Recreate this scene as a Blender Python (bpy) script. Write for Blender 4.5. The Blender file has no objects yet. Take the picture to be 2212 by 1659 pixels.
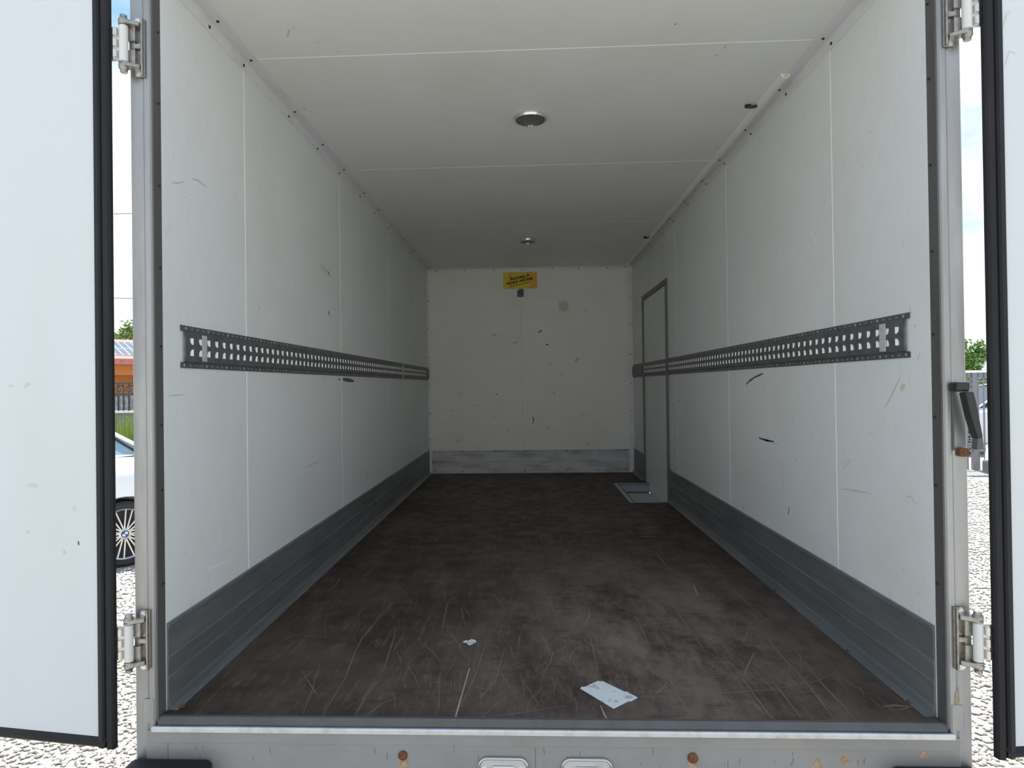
import bpy, bmesh, math, random
import numpy as np
from mathutils import Vector, Matrix

random.seed(7)
scene = bpy.context.scene
COL = scene.collection

# ------------------------------------------------------------------ camera
FPX, PX, PY = 1400.0, -26.5, -6.6
YAW, PITCH, ROLL = 0.0426, 0.0070, -0.0129
cam_data = bpy.data.cameras.new('camera')
cam_data.sensor_fit = 'HORIZONTAL'
cam_data.sensor_width = 36.0
cam_data.lens = FPX / 2212.0 * 36.0
cam_data.shift_x = -PX / 2212.0
cam_data.shift_y = PY / 2212.0
cam_data.clip_start = 0.05
cam_data.clip_end = 2000.0
cam = bpy.data.objects.new('camera', cam_data)
COL.objects.link(cam)
_f = Vector((-math.sin(YAW), math.cos(YAW), 0)); _r = Vector((math.cos(YAW), math.sin(YAW), 0)); _u = Vector((0, 0, 1))
_f2 = _f * math.cos(PITCH) + _u * math.sin(PITCH)
_u2 = _u * math.cos(PITCH) - _f * math.sin(PITCH)
_r3 = _r * math.cos(ROLL) + _u2 * math.sin(ROLL)
_u3 = _u2 * math.cos(ROLL) - _r * math.sin(ROLL)
_m = Matrix((_r3, _u3, -_f2)).transposed().to_4x4()
_m.translation = Vector((-0.0285, -1.7801, 0.8989))
cam.matrix_world = _m
scene.camera = cam

# ------------------------------------------------------------------ sky, sun, exposure
world = bpy.data.worlds.new('sky')
scene.world = world
world.use_nodes = True
wt = world.node_tree
wt.nodes.clear()
w_out = wt.nodes.new('ShaderNodeOutputWorld')
w_bg = wt.nodes.new('ShaderNodeBackground')
w_tc = wt.nodes.new('ShaderNodeTexCoord')
w_map = wt.nodes.new('ShaderNodeMapping')
w_map.inputs['Scale'].default_value = (1.6, 1.6, 4.2)
w_no = wt.nodes.new('ShaderNodeTexNoise')
w_no.inputs['Scale'].default_value = 1.7
w_no.inputs['Detail'].default_value = 6.0
w_no.inputs['Roughness'].default_value = 0.55
w_rp = wt.nodes.new('ShaderNodeValToRGB')
w_rp.color_ramp.elements[0].position = 0.40
w_rp.color_ramp.elements[0].color = (0.43, 0.78, 1.24, 1)
w_rp.color_ramp.elements[1].position = 0.60
w_rp.color_ramp.elements[1].color = (1.25, 1.27, 1.30, 1)
wt.links.new(w_tc.outputs['Generated'], w_map.inputs['Vector'])
wt.links.new(w_map.outputs['Vector'], w_no.inputs['Vector'])
# clouds thicken to white haze towards the horizon
w_sep = wt.nodes.new('ShaderNodeSeparateXYZ')
w_hz = wt.nodes.new('ShaderNodeMapRange')
w_hz.inputs['From Min'].default_value = 0.05
w_hz.inputs['From Max'].default_value = 0.60
w_hz.inputs['To Min'].default_value = 0.22
w_hz.inputs['To Max'].default_value = -0.04
w_add = wt.nodes.new('ShaderNodeMath')
w_add.operation = 'ADD'
wt.links.new(w_tc.outputs['Generated'], w_sep.inputs['Vector'])
wt.links.new(w_sep.outputs['Z'], w_hz.inputs['Value'])
wt.links.new(w_no.outputs['Fac'], w_add.inputs[0])
wt.links.new(w_hz.outputs['Result'], w_add.inputs[1])
wt.links.new(w_add.outputs['Value'], w_rp.inputs['Fac'])
wt.links.new(w_rp.outputs['Color'], w_bg.inputs['Color'])
w_bg.inputs['Strength'].default_value = 0.92
wt.links.new(w_bg.outputs['Background'], w_out.inputs['Surface'])

SUN_AZ, SUN_EL = math.radians(14.0), math.radians(63.0)      # ahead of the camera, a little to the right, high
sun_data = bpy.data.lights.new('sun', 'SUN')
sun_data.energy = 11.0
sun_data.angle = math.radians(0.6)
sun_data.color = (1.0, 0.97, 0.93)
sun = bpy.data.objects.new('sun', sun_data)
COL.objects.link(sun)
_d = -Vector((math.sin(SUN_AZ) * math.cos(SUN_EL), math.cos(SUN_AZ) * math.cos(SUN_EL), math.sin(SUN_EL)))
sun.rotation_euler = _d.to_track_quat('-Z', 'Y').to_euler()
sun.location = (3, 8, 14)

scene.view_settings.view_transform = 'Standard'
scene.view_settings.look = 'None'
scene.view_settings.gamma = 1.0
scene.view_settings.use_curve_mapping = False
scene.view_settings.exposure = 0.0

# ------------------------------------------------------------------ materials
def lin(r, g, b):
    f = lambda c: (c / 255.0) / 12.92 if c / 255.0 <= 0.04045 else ((c / 255.0 + 0.055) / 1.055) ** 2.4
    return (f(r), f(g), f(b), 1.0)

class Mat:
    """small node helper around a Principled BSDF"""
    def __init__(s, name, color=(0.5, 0.5, 0.5, 1), rough=0.5, metal=0.0, spec=0.5):
        s.m = bpy.data.materials.new(name)
        s.m.use_nodes = True
        s.t = s.m.node_tree
        s.b = s.t.nodes['Principled BSDF']
        s.b.inputs['Base Color'].default_value = color
        s.b.inputs['Roughness'].default_value = rough
        s.b.inputs['Metallic'].default_value = metal
        s.b.inputs['Specular IOR Level'].default_value = spec
        s.tc = None
        s.col = None
    def n(s, typ, **kw):
        nd = s.t.nodes.new(typ)
        for k, v in kw.items():
            if hasattr(nd, k): setattr(nd, k, v)
            else: nd.inputs[k].default_value = v
        return nd
    def link(s, a, b): s.t.links.new(a, b)
    def coords(s, scale=(1, 1, 1), rot=(0, 0, 0)):
        if s.tc is None: s.tc = s.n('ShaderNodeNewGeometry')
        mp = s.n('ShaderNodeMapping')
        mp.inputs['Scale'].default_value = scale
        mp.inputs['Rotation'].default_value = rot
        s.link(s.tc.outputs['Position'], mp.inputs['Vector'])
        return mp.outputs['Vector']
    def noise(s, scale=5.0, detail=4.0, rough=0.55, sc=(1, 1, 1), lo=0.4, hi=0.6, rot=(0, 0, 0)):
        no = s.n('ShaderNodeTexNoise')
        no.inputs['Scale'].default_value = scale
        no.inputs['Detail'].default_value = detail
        no.inputs['Roughness'].default_value = rough
        s.link(s.coords(sc, rot), no.inputs['Vector'])
        rp = s.n('ShaderNodeMapRange')
        rp.inputs['From Min'].default_value = lo
        rp.inputs['From Max'].default_value = hi
        s.link(no.outputs['Fac'], rp.inputs['Value'])
        return rp.outputs['Result']
    def mix(s, fac, col, amount=1.0):
        mx = s.n('ShaderNodeMix', data_type='RGBA')
        ml = s.n('ShaderNodeMath', operation='MULTIPLY')
        ml.inputs[1].default_value = amount
        s.link(fac, ml.inputs[0])
        s.link(ml.outputs[0], mx.inputs['Factor'])
        if s.col is None: mx.inputs[6].default_value = s.b.inputs['Base Color'].default_value
        else: s.link(s.col, mx.inputs[6])
        mx.inputs[7].default_value = col
        s.col = mx.outputs[2]
        s.link(s.col, s.b.inputs['Base Color'])
        return s
    def bump(s, fac, strength=0.2, dist=0.01):
        bp = s.n('ShaderNodeBump')
        bp.inputs['Strength'].default_value = strength
        bp.inputs['Distance'].default_value = dist
        s.link(fac, bp.inputs['Height'])
        s.link(bp.outputs['Normal'], s.b.inputs['Normal'])
        return s
    def rough(s, fac, lo, hi):
        rp = s.n('ShaderNodeMapRange')
        rp.inputs['To Min'].default_value = lo
        rp.inputs['To Max'].default_value = hi
        s.link(fac, rp.inputs['Value'])
        s.link(rp.outputs['Result'], s.b.inputs['Roughness'])
        return s

M = {}
def simple(key, color, rough=0.5, metal=0.0, spec=0.5):
    M[key] = Mat(key, color, rough, metal, spec)
    return M[key]

# white laminate of the box walls, faintly dirty
m = simple('wall_laminate', (0.80, 0.835, 0.83, 1), 0.42)
m.mix(m.noise(2.2, 5, .6, lo=.45, hi=.75), (0.73, 0.73, 0.68, 1), .55)
m.mix(m.noise(40, 3, .6, sc=(1, 1, .25), lo=.60, hi=.75), (0.62, 0.62, 0.58, 1), .35)
m = simple('back_laminate', (0.85, 0.85, 0.81, 1), 0.5)
m.mix(m.noise(3.0, 5, .6, lo=.45, hi=.75), (0.77, 0.75, 0.66, 1), .6)
m = simple('ceiling_laminate', (0.85, 0.855, 0.82, 1), 0.5)
m.mix(m.noise(1.6, 5, .6, lo=.45, hi=.75), (0.76, 0.75, 0.68, 1), .6)
simple('joint_filler', (0.95, 0.95, 0.92, 1), 0.35)
m = simple('trim_white', (0.78, 0.78, 0.79, 1), 0.4)
m.mix(m.noise(8, 4, .6, lo=.5, hi=.8), (0.55, 0.55, 0.53, 1), .4)
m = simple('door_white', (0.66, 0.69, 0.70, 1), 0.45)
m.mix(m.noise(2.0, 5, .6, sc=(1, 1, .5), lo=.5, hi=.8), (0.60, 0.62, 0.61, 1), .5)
simple('mark_d', (0.12, 0.12, 0.12, 1), 0.7)
simple('mark_g', (0.60, 0.60, 0.58, 1), 0.6)
simple('mark_p', (0.88, 0.89, 0.88, 1), 0.5)
simple('mark_y', (0.66, 0.63, 0.49, 1), 0.6)
simple('mark_b', (0.16, 0.32, 0.42, 1), 0.6)
simple('scratch_t', (0.22, 0.165, 0.125, 1), 0.7)
simple('scratch_w', (0.42, 0.34, 0.27, 1), 0.7)
simple('mark_s', (0.13, 0.125, 0.12, 1), 0.7)
# phenolic plywood floor: dark brown film, worn down to grey-tan wood in patches
m = simple('floor_ply', (0.048, 0.030, 0.025, 1), 0.5, spec=.35)
m.mix(m.noise(1.1, 6, .65, sc=(.7, 1.0, 1), lo=.47, hi=.66), (0.125, 0.094, 0.074, 1), .75)
m.mix(m.noise(5, 6, .7, sc=(1.0, .28, 1), lo=.50, hi=.68), (0.155, 0.120, 0.095, 1), .5)
# foot-worn patch in from the doors, towards the right
_g = m.n('ShaderNodeVectorMath', operation='DISTANCE')
_g.inputs[1].default_value = (.40 * 1.0, .55 * .62, 0)
m.link(m.coords((1.0, .62, 0)), _g.inputs[0])
_r = m.n('ShaderNodeMapRange'); _r.inputs['From Min'].default_value = .95; _r.inputs['From Max'].default_value = .15
m.link(_g.outputs['Value'], _r.inputs['Value'])
_n = m.noise(3.5, 8, .75, sc=(1.0, .45, 1), lo=.38, hi=.58)
_x = m.n('ShaderNodeMath', operation='MULTIPLY'); m.link(_r.outputs['Result'], _x.inputs[0]); m.link(_n, _x.inputs[1])
m.mix(_x.outputs[0], (0.23, 0.185, 0.145, 1), .9)
m.mix(m.noise(60, 3, .6, sc=(1.0, .12, 1), lo=.56, hi=.70), (0.20, 0.155, 0.12, 1), .45)
m.mix(m.noise(26, 4, .7, sc=(.18, 1.0, 1), lo=.56, hi=.72), (0.025, 0.017, 0.015, 1), .6)
m.mix(m.noise(3.2, 5, .7, lo=.58, hi=.70), (0.062, 0.027, 0.021, 1), .85)
m.rough(m.noise(9, 4, .6, lo=.3, hi=.7), .42, .68)
m.bump(m.noise(70, 3, .6, sc=(1, .15, 1), lo=.2, hi=.8), .12, .004)
# metals
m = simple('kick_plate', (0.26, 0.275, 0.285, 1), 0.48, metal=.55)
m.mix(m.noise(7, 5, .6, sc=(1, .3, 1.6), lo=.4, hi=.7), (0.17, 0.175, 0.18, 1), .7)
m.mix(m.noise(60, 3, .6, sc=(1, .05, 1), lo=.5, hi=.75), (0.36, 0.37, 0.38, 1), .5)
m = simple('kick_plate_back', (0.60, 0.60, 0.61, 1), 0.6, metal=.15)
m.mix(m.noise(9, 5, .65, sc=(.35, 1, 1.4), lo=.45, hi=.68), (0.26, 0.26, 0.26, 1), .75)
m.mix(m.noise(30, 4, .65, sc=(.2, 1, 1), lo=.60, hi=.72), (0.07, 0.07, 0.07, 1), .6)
m = simple('frame_steel', (0.38, 0.385, 0.385, 1), 0.36, metal=.75)
m.mix(m.noise(3, 5, .6, sc=(3, 3, .6), lo=.45, hi=.75), (0.25, 0.245, 0.235, 1), .7)
m.rough(m.noise(20, 4, .6, sc=(2, 2, .2), lo=.3, hi=.7), .28, .48)
m = simple('sill_steel', (0.33, 0.33, 0.325, 1), 0.5, metal=.5)
m.mix(m.noise(4, 6, .65, sc=(1, 1, 1.3), lo=.45, hi=.75), (0.25, 0.243, 0.23, 1), .7)
m.mix(m.noise(45, 4, .6, sc=(1, 1, .3), lo=.66, hi=.76), (0.16, 0.15, 0.14, 1), .6)
m.mix(m.noise(2.3, 5, .7, lo=.62, hi=.75), (0.42, 0.33, 0.22, 1), .55)
m = simple('bright_steel', (0.72, 0.72, 0.71, 1), 0.34, metal=.85)
m.mix(m.noise(30, 4, .6, lo=.45, hi=.75), (0.45, 0.44, 0.42, 1), .6)
simple('chrome', (0.62, 0.61, 0.58, 1), 0.2, metal=1.0)
m = simple('hinge_cast', (0.38, 0.365, 0.335, 1), 0.32, metal=.9)
m.mix(m.noise(60, 4, .6, lo=.45, hi=.7), (0.22, 0.20, 0.17, 1), .7)
simple('hinge_sleeve', (0.70, 0.70, 0.67, 1), 0.3)
m = simple('inner_return', (0.12, 0.116, 0.112, 1), 0.5, metal=.2)
m.mix(m.noise(15, 4, .6, sc=(1, 1, .2), lo=.45, hi=.7), (0.09, 0.085, 0.08, 1), .7)
m = simple('rail_zinc', (0.175, 0.185, 0.185, 1), 0.46, metal=.5)
m.mix(m.noise(25, 4, .6, lo=.45, hi=.7), (0.10, 0.105, 0.105, 1), .7)
simple('slot_white', (0.86, 0.90, 0.89, 1), 0.25)
simple('rivet_pale', (0.34, 0.34, 0.33, 1), 0.4, metal=.4)
m = simple('tape_grey', (0.52, 0.52, 0.50, 1), 0.6)
m.mix(m.noise(60, 4, .6, lo=.5, hi=.7), (0.33, 0.32, 0.30, 1), .6)
m = simple('rubber', (0.012, 0.012, 0.014, 1), 0.55, spec=.3)
m.mix(m.noise(12, 4, .6, sc=(1, 1, .3), lo=.5, hi=.8), (0.024, 0.023, 0.023, 1), .7)
simple('black_plastic', (0.022, 0.022, 0.023, 1), 0.45)
simple('screw_dark', (0.035, 0.033, 0.03, 1), 0.5, metal=.4)
m = simple('rust', (0.20, 0.075, 0.025, 1), 0.85)
m.mix(m.noise(120, 4, .6, lo=.4, hi=.65), (0.07, 0.035, 0.02, 1), .9)
m = simple('rust_stain', (0.36, 0.20, 0.08, 1), 0.8)
m.mix(m.noise(90, 4, .6, lo=.4, hi=.65), (0.40, 0.36, 0.30, 1), .9)
simple('lens_glass', (0.16, 0.165, 0.16, 1), 0.25, spec=.5)
simple('lamp_rim', (0.70, 0.70, 0.70, 1), 0.22, metal=.9)
simple('sticker_yellow', (0.76, 0.60, 0.02, 1), 0.45)
simple('sticker_orange', (0.80, 0.40, 0.02, 1), 0.45)
simple('ink', (0.035, 0.018, 0.01, 1), 0.6)
m = simple('paper', (0.78, 0.79, 0.79, 1), 0.7)
m.mix(m.noise(34, 4, .6, lo=.56, hi=.66), (0.36, 0.36, 0.37, 1), .8)
m.mix(m.noise(9, 4, .6, lo=.5, hi=.7), (0.66, 0.67, 0.68, 1), .7)
# outdoors
m = simple('gravel_ground', (0.52, 0.50, 0.46, 1), 0.9)
m.mix(m.noise(25, 5, .7, lo=.45, hi=.65), (0.34, 0.31, 0.27, 1), .8)
m.mix(m.noise(.6, 5, .6, lo=.55, hi=.75), (0.36, 0.33, 0.20, 1), .6)
m.bump(m.noise(40, 5, .7, lo=.2, hi=.8), .8, .03)
m = simple('gravel_stone', (0.62, 0.60, 0.55, 1), 0.85)
m.mix(m.noise(22, 2, .5, lo=.48, hi=.60), (0.76, 0.74, 0.70, 1), .9)
m.mix(m.noise(31, 2, .5, lo=.56, hi=.64), (0.42, 0.31, 0.21, 1), .8)
m.mix(m.noise(27, 2, .5, sc=(1.1, .9, 1), lo=.58, hi=.66), (0.30, 0.30, 0.30, 1), .8)
simple('car_paint', (0.80, 0.82, 0.84, 1), 0.18, spec=.6)
simple('car_glass_sky', (0.24, 0.36, 0.45, 1), 0.05, spec=1.0)  # pale blue sky reflection painted into the glass colour
simple('car_dark_glass', (0.03, 0.045, 0.07, 1), 0.06, spec=.6)
simple('car_dark', (0.018, 0.018, 0.02, 1), 0.5)
simple('car_grey', (0.10, 0.10, 0.105, 1), 0.55)
simple('tyre', (0.022, 0.022, 0.022, 1), 0.75)
simple('alloy', (0.58, 0.58, 0.58, 1), 0.28, metal=.8)
simple('emblem_blue', (0.02, 0.12, 0.42, 1), 0.3)
simple('lamp_red', (0.42, 0.02, 0.02, 1), 0.2)
simple('lamp_clear', (0.75, 0.77, 0.79, 1), 0.12)
m = simple('leaf', (0.10, 0.20, 0.035, 1), 0.55)
m.mix(m.noise(1.3, 3, .6, lo=.4, hi=.6), (0.17, 0.27, 0.06, 1), .9)
m = simple('grass_blade', (0.20, 0.30, 0.05, 1), 0.6)
m.mix(m.noise(9, 3, .6, lo=.4, hi=.6), (0.34, 0.37, 0.12, 1), .8)
simple('bark', (0.10, 0.075, 0.055, 1), 0.9)
m = simple('hill_green', (0.20, 0.30, 0.36, 1), 0.95)  # bluish distance haze mixed into the hill colour
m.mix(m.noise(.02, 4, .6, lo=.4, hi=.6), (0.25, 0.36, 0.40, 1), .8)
simple('fence_grey', (0.20, 0.20, 0.215, 1), 0.5, metal=.2)
m = simple('fence_screen', (0.34, 0.34, 0.35, 1), 0.7)
m.mix(m.noise(14, 3, .7, lo=.5, hi=.58), (0.66, 0.66, 0.66, 1), .8)
simple('fence_iron', (0.07, 0.07, 0.075, 1), 0.5, metal=.3)
simple('cap_white', (0.80, 0.79, 0.75, 1), 0.6)
m = simple('masonry', (0.16, 0.16, 0.17, 1), 0.85)
m.mix(m.noise(20, 4, .6, lo=.4, hi=.6), (0.26, 0.25, 0.25, 1), .7)
simple('roof_red', (0.40, 0.15, 0.125, 1), 0.7)
simple('house_orange', (0.42, 0.155, 0.04, 1), 0.85)
simple('house_yellow', (0.72, 0.56, 0.20, 1), 0.85)
simple('solar_cell', (0.10, 0.12, 0.15, 1), 0.15, spec=.8)
simple('solar_frame', (0.80, 0.81, 0.82, 1), 0.35)
simple('wire', (0.10, 0.10, 0.10, 1), 0.6)
simple('step_white', (0.58, 0.59, 0.60, 1), 0.5)
simple('riser_blue', (0.30, 0.33, 0.38, 1), 0.5)
simple('door_trim', (0.14, 0.145, 0.14, 1), 0.45, metal=.5)
simple('paint_white', (0.78, 0.78, 0.77, 1), 0.45)

# ------------------------------------------------------------------ mesh helpers
class MB:
    def __init__(s): s.v = []; s.f = []
    def add(s, vs, fs):
        o = len(s.v)
        s.v += [tuple(map(float, p)) for p in vs]
        s.f += [tuple(i + o for i in f) for f in fs]
        return s
    def box(s, x0, x1, y0, y1, z0, z1):
        vs = [(x0, y0, z0), (x1, y0, z0), (x1, y1, z0), (x0, y1, z0), (x0, y0, z1), (x1, y0, z1), (x1, y1, z1), (x0, y1, z1)]
        return s.add(vs, [(0, 3, 2, 1), (4, 5, 6, 7), (0, 1, 5, 4), (1, 2, 6, 5), (2, 3, 7, 6), (3, 0, 4, 7)])
    def prism(s, poly, axis, a0, a1):
        """extrude a 2-D polygon along axis: 'x' poly=(y,z); 'y' poly=(x,z); 'z' poly=(x,y)"""
        P = {'x': lambda p, a: (a, p[0], p[1]), 'y': lambda p, a: (p[0], a, p[1]), 'z': lambda p, a: (p[0], p[1], a)}[axis]
        n = len(poly)
        vs = [P(p, a0) for p in poly] + [P(p, a1) for p in poly]
        fs = [tuple(range(n)), tuple(range(2 * n - 1, n - 1, -1))] + [(i, (i + 1) % n, n + (i + 1) % n, n + i) for i in range(n)]
        return s.add(vs, fs)
    def cyl(s, p0, p1, r0, r1=None, n=16, caps=True):
        r1 = r0 if r1 is None else r1
        p0, p1 = Vector(p0), Vector(p1)
        d = (p1 - p0).normalized()
        a = d.orthogonal().normalized(); b = d.cross(a)
        vs = []
        for c, r in ((p0, r0), (p1, r1)):
            for i in range(n):
                t = 2 * math.pi * i / n
                vs.append(c + a * r * math.cos(t) + b * r * math.sin(t))
        fs = [(i, (i + 1) % n, n + (i + 1) % n, n + i) for i in range(n)]
        if caps: fs += [tuple(range(n - 1, -1, -1)), tuple(range(n, 2 * n))]
        return s.add(vs, fs)
    def lathe(s, prof, origin=(0, 0, 0), axis='z', n=24, a0=0.0, a1=2 * math.pi):
        """prof = [(radius, height)] turned about axis"""
        o = Vector(origin)
        full = abs(a1 - a0 - 2 * math.pi) < 1e-6
        k = n if full else n + 1
        vs = []
        for r, h in prof:
            for i in range(k):
                t = a0 + (a1 - a0) * i / n
                c, sn = r * math.cos(t), r * math.sin(t)
                vs.append(o + Vector({'z': (c, sn, h), 'y': (c, h, sn), 'x': (h, c, sn)}[axis]))
        fs = []
        for j in range(len(prof) - 1):
            for i in range(n):
                i2 = (i + 1) % k
                fs.append((j * k + i, j * k + i2, (j + 1) * k + i2, (j + 1) * k + i))
        return s.add(vs, fs)
    def tube(s, pts, r, n=8):
        pts = [Vector(p) for p in pts]
        vs = []; up = None
        for i, p in enumerate(pts):
            d = (pts[min(i + 1, len(pts) - 1)] - pts[max(i - 1, 0)]).normalized()
            a = d.orthogonal().normalized() if up is None else (up - d * up.dot(d)).normalized()
            up = a; b = d.cross(a)
            for k in range(n):
                t = 2 * math.pi * k / n
                vs.append(p + a * r * math.cos(t) + b * r * math.sin(t))
        fs = []
        for j in range(len(pts) - 1):
            for k in range(n):
                fs.append((j * n + k, j * n + (k + 1) % n, (j + 1) * n + (k + 1) % n, (j + 1) * n + k))
        fs += [tuple(range(n - 1, -1, -1)), tuple(range((len(pts) - 1) * n, len(pts) * n))]
        return s.add(vs, fs)
    def xform(s, mat):
        s.v = [tuple(mat @ Vector(p)) for p in s.v]
        return s
    def mesh(s, name, mat, bevel=0.0, smooth=False, seg=2):
        me = bpy.data.meshes.new(name)
        me.from_pydata(s.v, [], s.f)
        bm = bmesh.new(); bm.from_mesh(me)
        bmesh.ops.recalc_face_normals(bm, faces=bm.faces)
        if bevel:
            es = [e for e in bm.edges if len(e.link_faces) == 2 and e.calc_face_angle(0) > 0.5]
            bmesh.ops.bevel(bm, geom=es, offset=bevel, segments=seg, affect='EDGES', profile=0.5, clamp_overlap=True)
        bm.to_mesh(me); bm.free()
        if smooth:
            for p in me.polygons: p.use_smooth = True
        me.materials.append(M[mat].m)
        return me
    def build(s, name, mat, parent=None, bevel=0.0, smooth=False, seg=2):
        o = bpy.data.objects.new(name, s.mesh(name, mat, bevel, smooth, seg))
        COL.objects.link(o)
        if parent is not None: o.parent = parent
        if smooth == 'auto': auto_smooth(o)
        return o

def auto_smooth(o, ang=0.7):
    me = o.data
    for p in me.polygons: p.use_smooth = True
    bm = bmesh.new(); bm.from_mesh(me)
    for e in bm.edges: e.smooth = not (len(e.link_faces) == 2 and e.calc_face_angle(0) > ang)
    bm.to_mesh(me); bm.free()

def inst(name, me, parent, loc=(0, 0, 0), rot=(0, 0, 0)):
    o = bpy.data.objects.new(name, me)
    COL.objects.link(o)
    o.parent = parent; o.location = loc; o.rotation_euler = rot
    return o

def empty(name, loc=(0, 0, 0), rz=0.0):
    o = bpy.data.objects.new(name, None)
    COL.objects.link(o)
    o.empty_display_size = 0.1
    o.location = loc; o.rotation_euler = (0, 0, rz)
    return o

def tag(o, label, cat, group=None):
    o['label'] = label; o['category'] = cat
    if group: o['group'] = group
    return o

def structure(o, label=None):
    o['kind'] = 'structure'
    if label: o['label'] = label
    return o

def strip(mb, pts, width, put, jitter=0.0):
    """flat ribbon along a 2-D polyline, tapered at both ends; put(u, v) gives the 3-D point"""
    P = [Vector((p[0], p[1])) for p in pts]
    dense = []
    for a, b in zip(P[:-1], P[1:]):
        n = max(2, min(8, int((b - a).length / 0.05)))
        dense += [a.lerp(b, i / n) for i in range(n)]
    dense.append(P[-1])
    vs = []; n = len(dense)
    for i, p in enumerate(dense):
        d = dense[min(i + 1, n - 1)] - dense[max(i - 1, 0)]
        if d.length < 1e-6: d = Vector((1, 0))
        d.normalize(); q = Vector((-d.y, d.x))
        t = i / (n - 1)
        hw = width * .5 * (.35 + .65 * math.sin(math.pi * min(max(t, .06), .94)) ** .5) * random.uniform(1 - jitter, 1 + jitter)
        for sg in (-1, 1):
            c = p + q * hw * sg
            vs.append(put(c.x, c.y))
    mb.add(vs, [(2 * i, 2 * i + 1, 2 * i + 3, 2 * i + 2) for i in range(n - 1)])

# wear marks: (colour key, width, points in the plane of the surface)
MARKS_LEFT = [
    ('d', 0.008, [(1.687, 0.944), (1.722, 0.942)]) ,
    ('d', 0.022, [(1.766, 0.945), (1.996, 0.936)]) ,
    ('g', 0.006, [(1.386, 1.513), (1.459, 1.512), (1.504, 1.502)]) ,
    ('g', 0.006, [(1.386, 1.499), (1.504, 1.487)]) ,
    ('d', 0.008, [(1.512, 1.503), (1.558, 1.48)]) ,
    ('d', 0.012, [(1.52, 1.294), (1.543, 1.273)]) ,
    ('g', 0.006, [(1.433, 1.834), (1.44, 1.808)]) ,
    ('g', 0.005, [(0.64, 1.218), (0.666, 1.204)]) ,
    ('p', 0.01, [(0.327, 0.435), (0.32, 0.403)]) ,
    ('p', 0.007, [(0.241, 0.33), (0.321, 0.321), (0.405, 0.315)]) ,
    ('y', 0.02, [(2.255, 0.383), (2.286, 0.302)]) ,
    ('g', 0.006, [(0.054, 1.5), (0.086, 1.508), (0.115, 1.522)]) ,
    ('g', 0.006, [(0.166, 1.547), (0.203, 1.553), (0.253, 1.548)]) ,
    ('g', 0.004, [(0.106, 0.42), (0.111, 0.408)]) ,
    ('g', 0.005, [(1.154, 0.534), (1.353, 0.54)]) ,
    ('g', 0.008, [(1.889, 1.222), (1.916, 1.176)]) ,
    ('g', 0.008, [(1.939, 1.253), (1.968, 1.237)]) ,
    ('g', 0.004, [(0.026, 0.882), (0.114, 0.884)]) ,
    ('g', 0.007, [(2.055, 0.865), (2.086, 0.85)]) ,
]
MARKS_RIGHT = [
    ('d', 0.01, [(1.466, 0.889), (1.412, 0.907), (1.347, 0.922), (1.237, 0.938)]) ,
    ('d', 0.01, [(1.298, 0.638), (1.204, 0.635), (1.116, 0.637)]) ,
    ('g', 0.005, [(1.298, 0.634), (1.182, 0.635), (1.054, 0.626)]) ,
    ('g', 0.004, [(0.228, 0.815), (0.185, 0.86), (0.143, 0.908)]) ,
    ('b', 0.008, [(0.96, 0.382), (0.971, 0.345)]) ,
    ('b', 0.006, [(1.521, 0.286), (1.536, 0.26)]) ,
    ('g', 0.004, [(0.507, 0.527), (0.406, 0.537), (0.314, 0.542)]) ,
    ('g', 0.004, [(0.123, 0.566), (0.101, 0.571), (0.079, 0.551)]) ,
    ('p', 0.01, [(0.717, 1.47), (0.698, 1.441)]) ,
    ('p', 0.009, [(0.691, 1.438), (0.661, 1.395)]) ,
    ('g', 0.006, [(1.148, 2.071), (1.189, 2.056)]) ,
    ('d', 0.01, [(2.917, 0.779), (2.889, 0.766)]) ,
    ('g', 0.008, [(0.316, 0.736), (0.308, 0.73)]) ,
    ('y', 0.03, [(0.137, 0.885), (0.128, 0.872)]) ,
    ('g', 0.006, [(0.892, 0.585), (0.874, 0.58)]) ,
    ('g', 0.006, [(0.742, 0.703), (0.734, 0.693)]) ,
    ('g', 0.004, [(1.026, 0.554), (1.026, 0.426)]) ,
    ('g', 0.006, [(2.198, 0.324), (2.16, 0.296)]) ,
    ('g', 0.005, [(0.071, 1.047), (0.061, 1.051)]) ,
    ('p', 0.006, [(0.388, 0.374), (0.385, 0.367)]) ,
    ('g', 0.004, [(0.488, 0.595), (0.439, 0.64)]) ,
    ('g', 0.005, [(2.188, 1.815), (2.125, 1.842)]) ,
]
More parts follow.
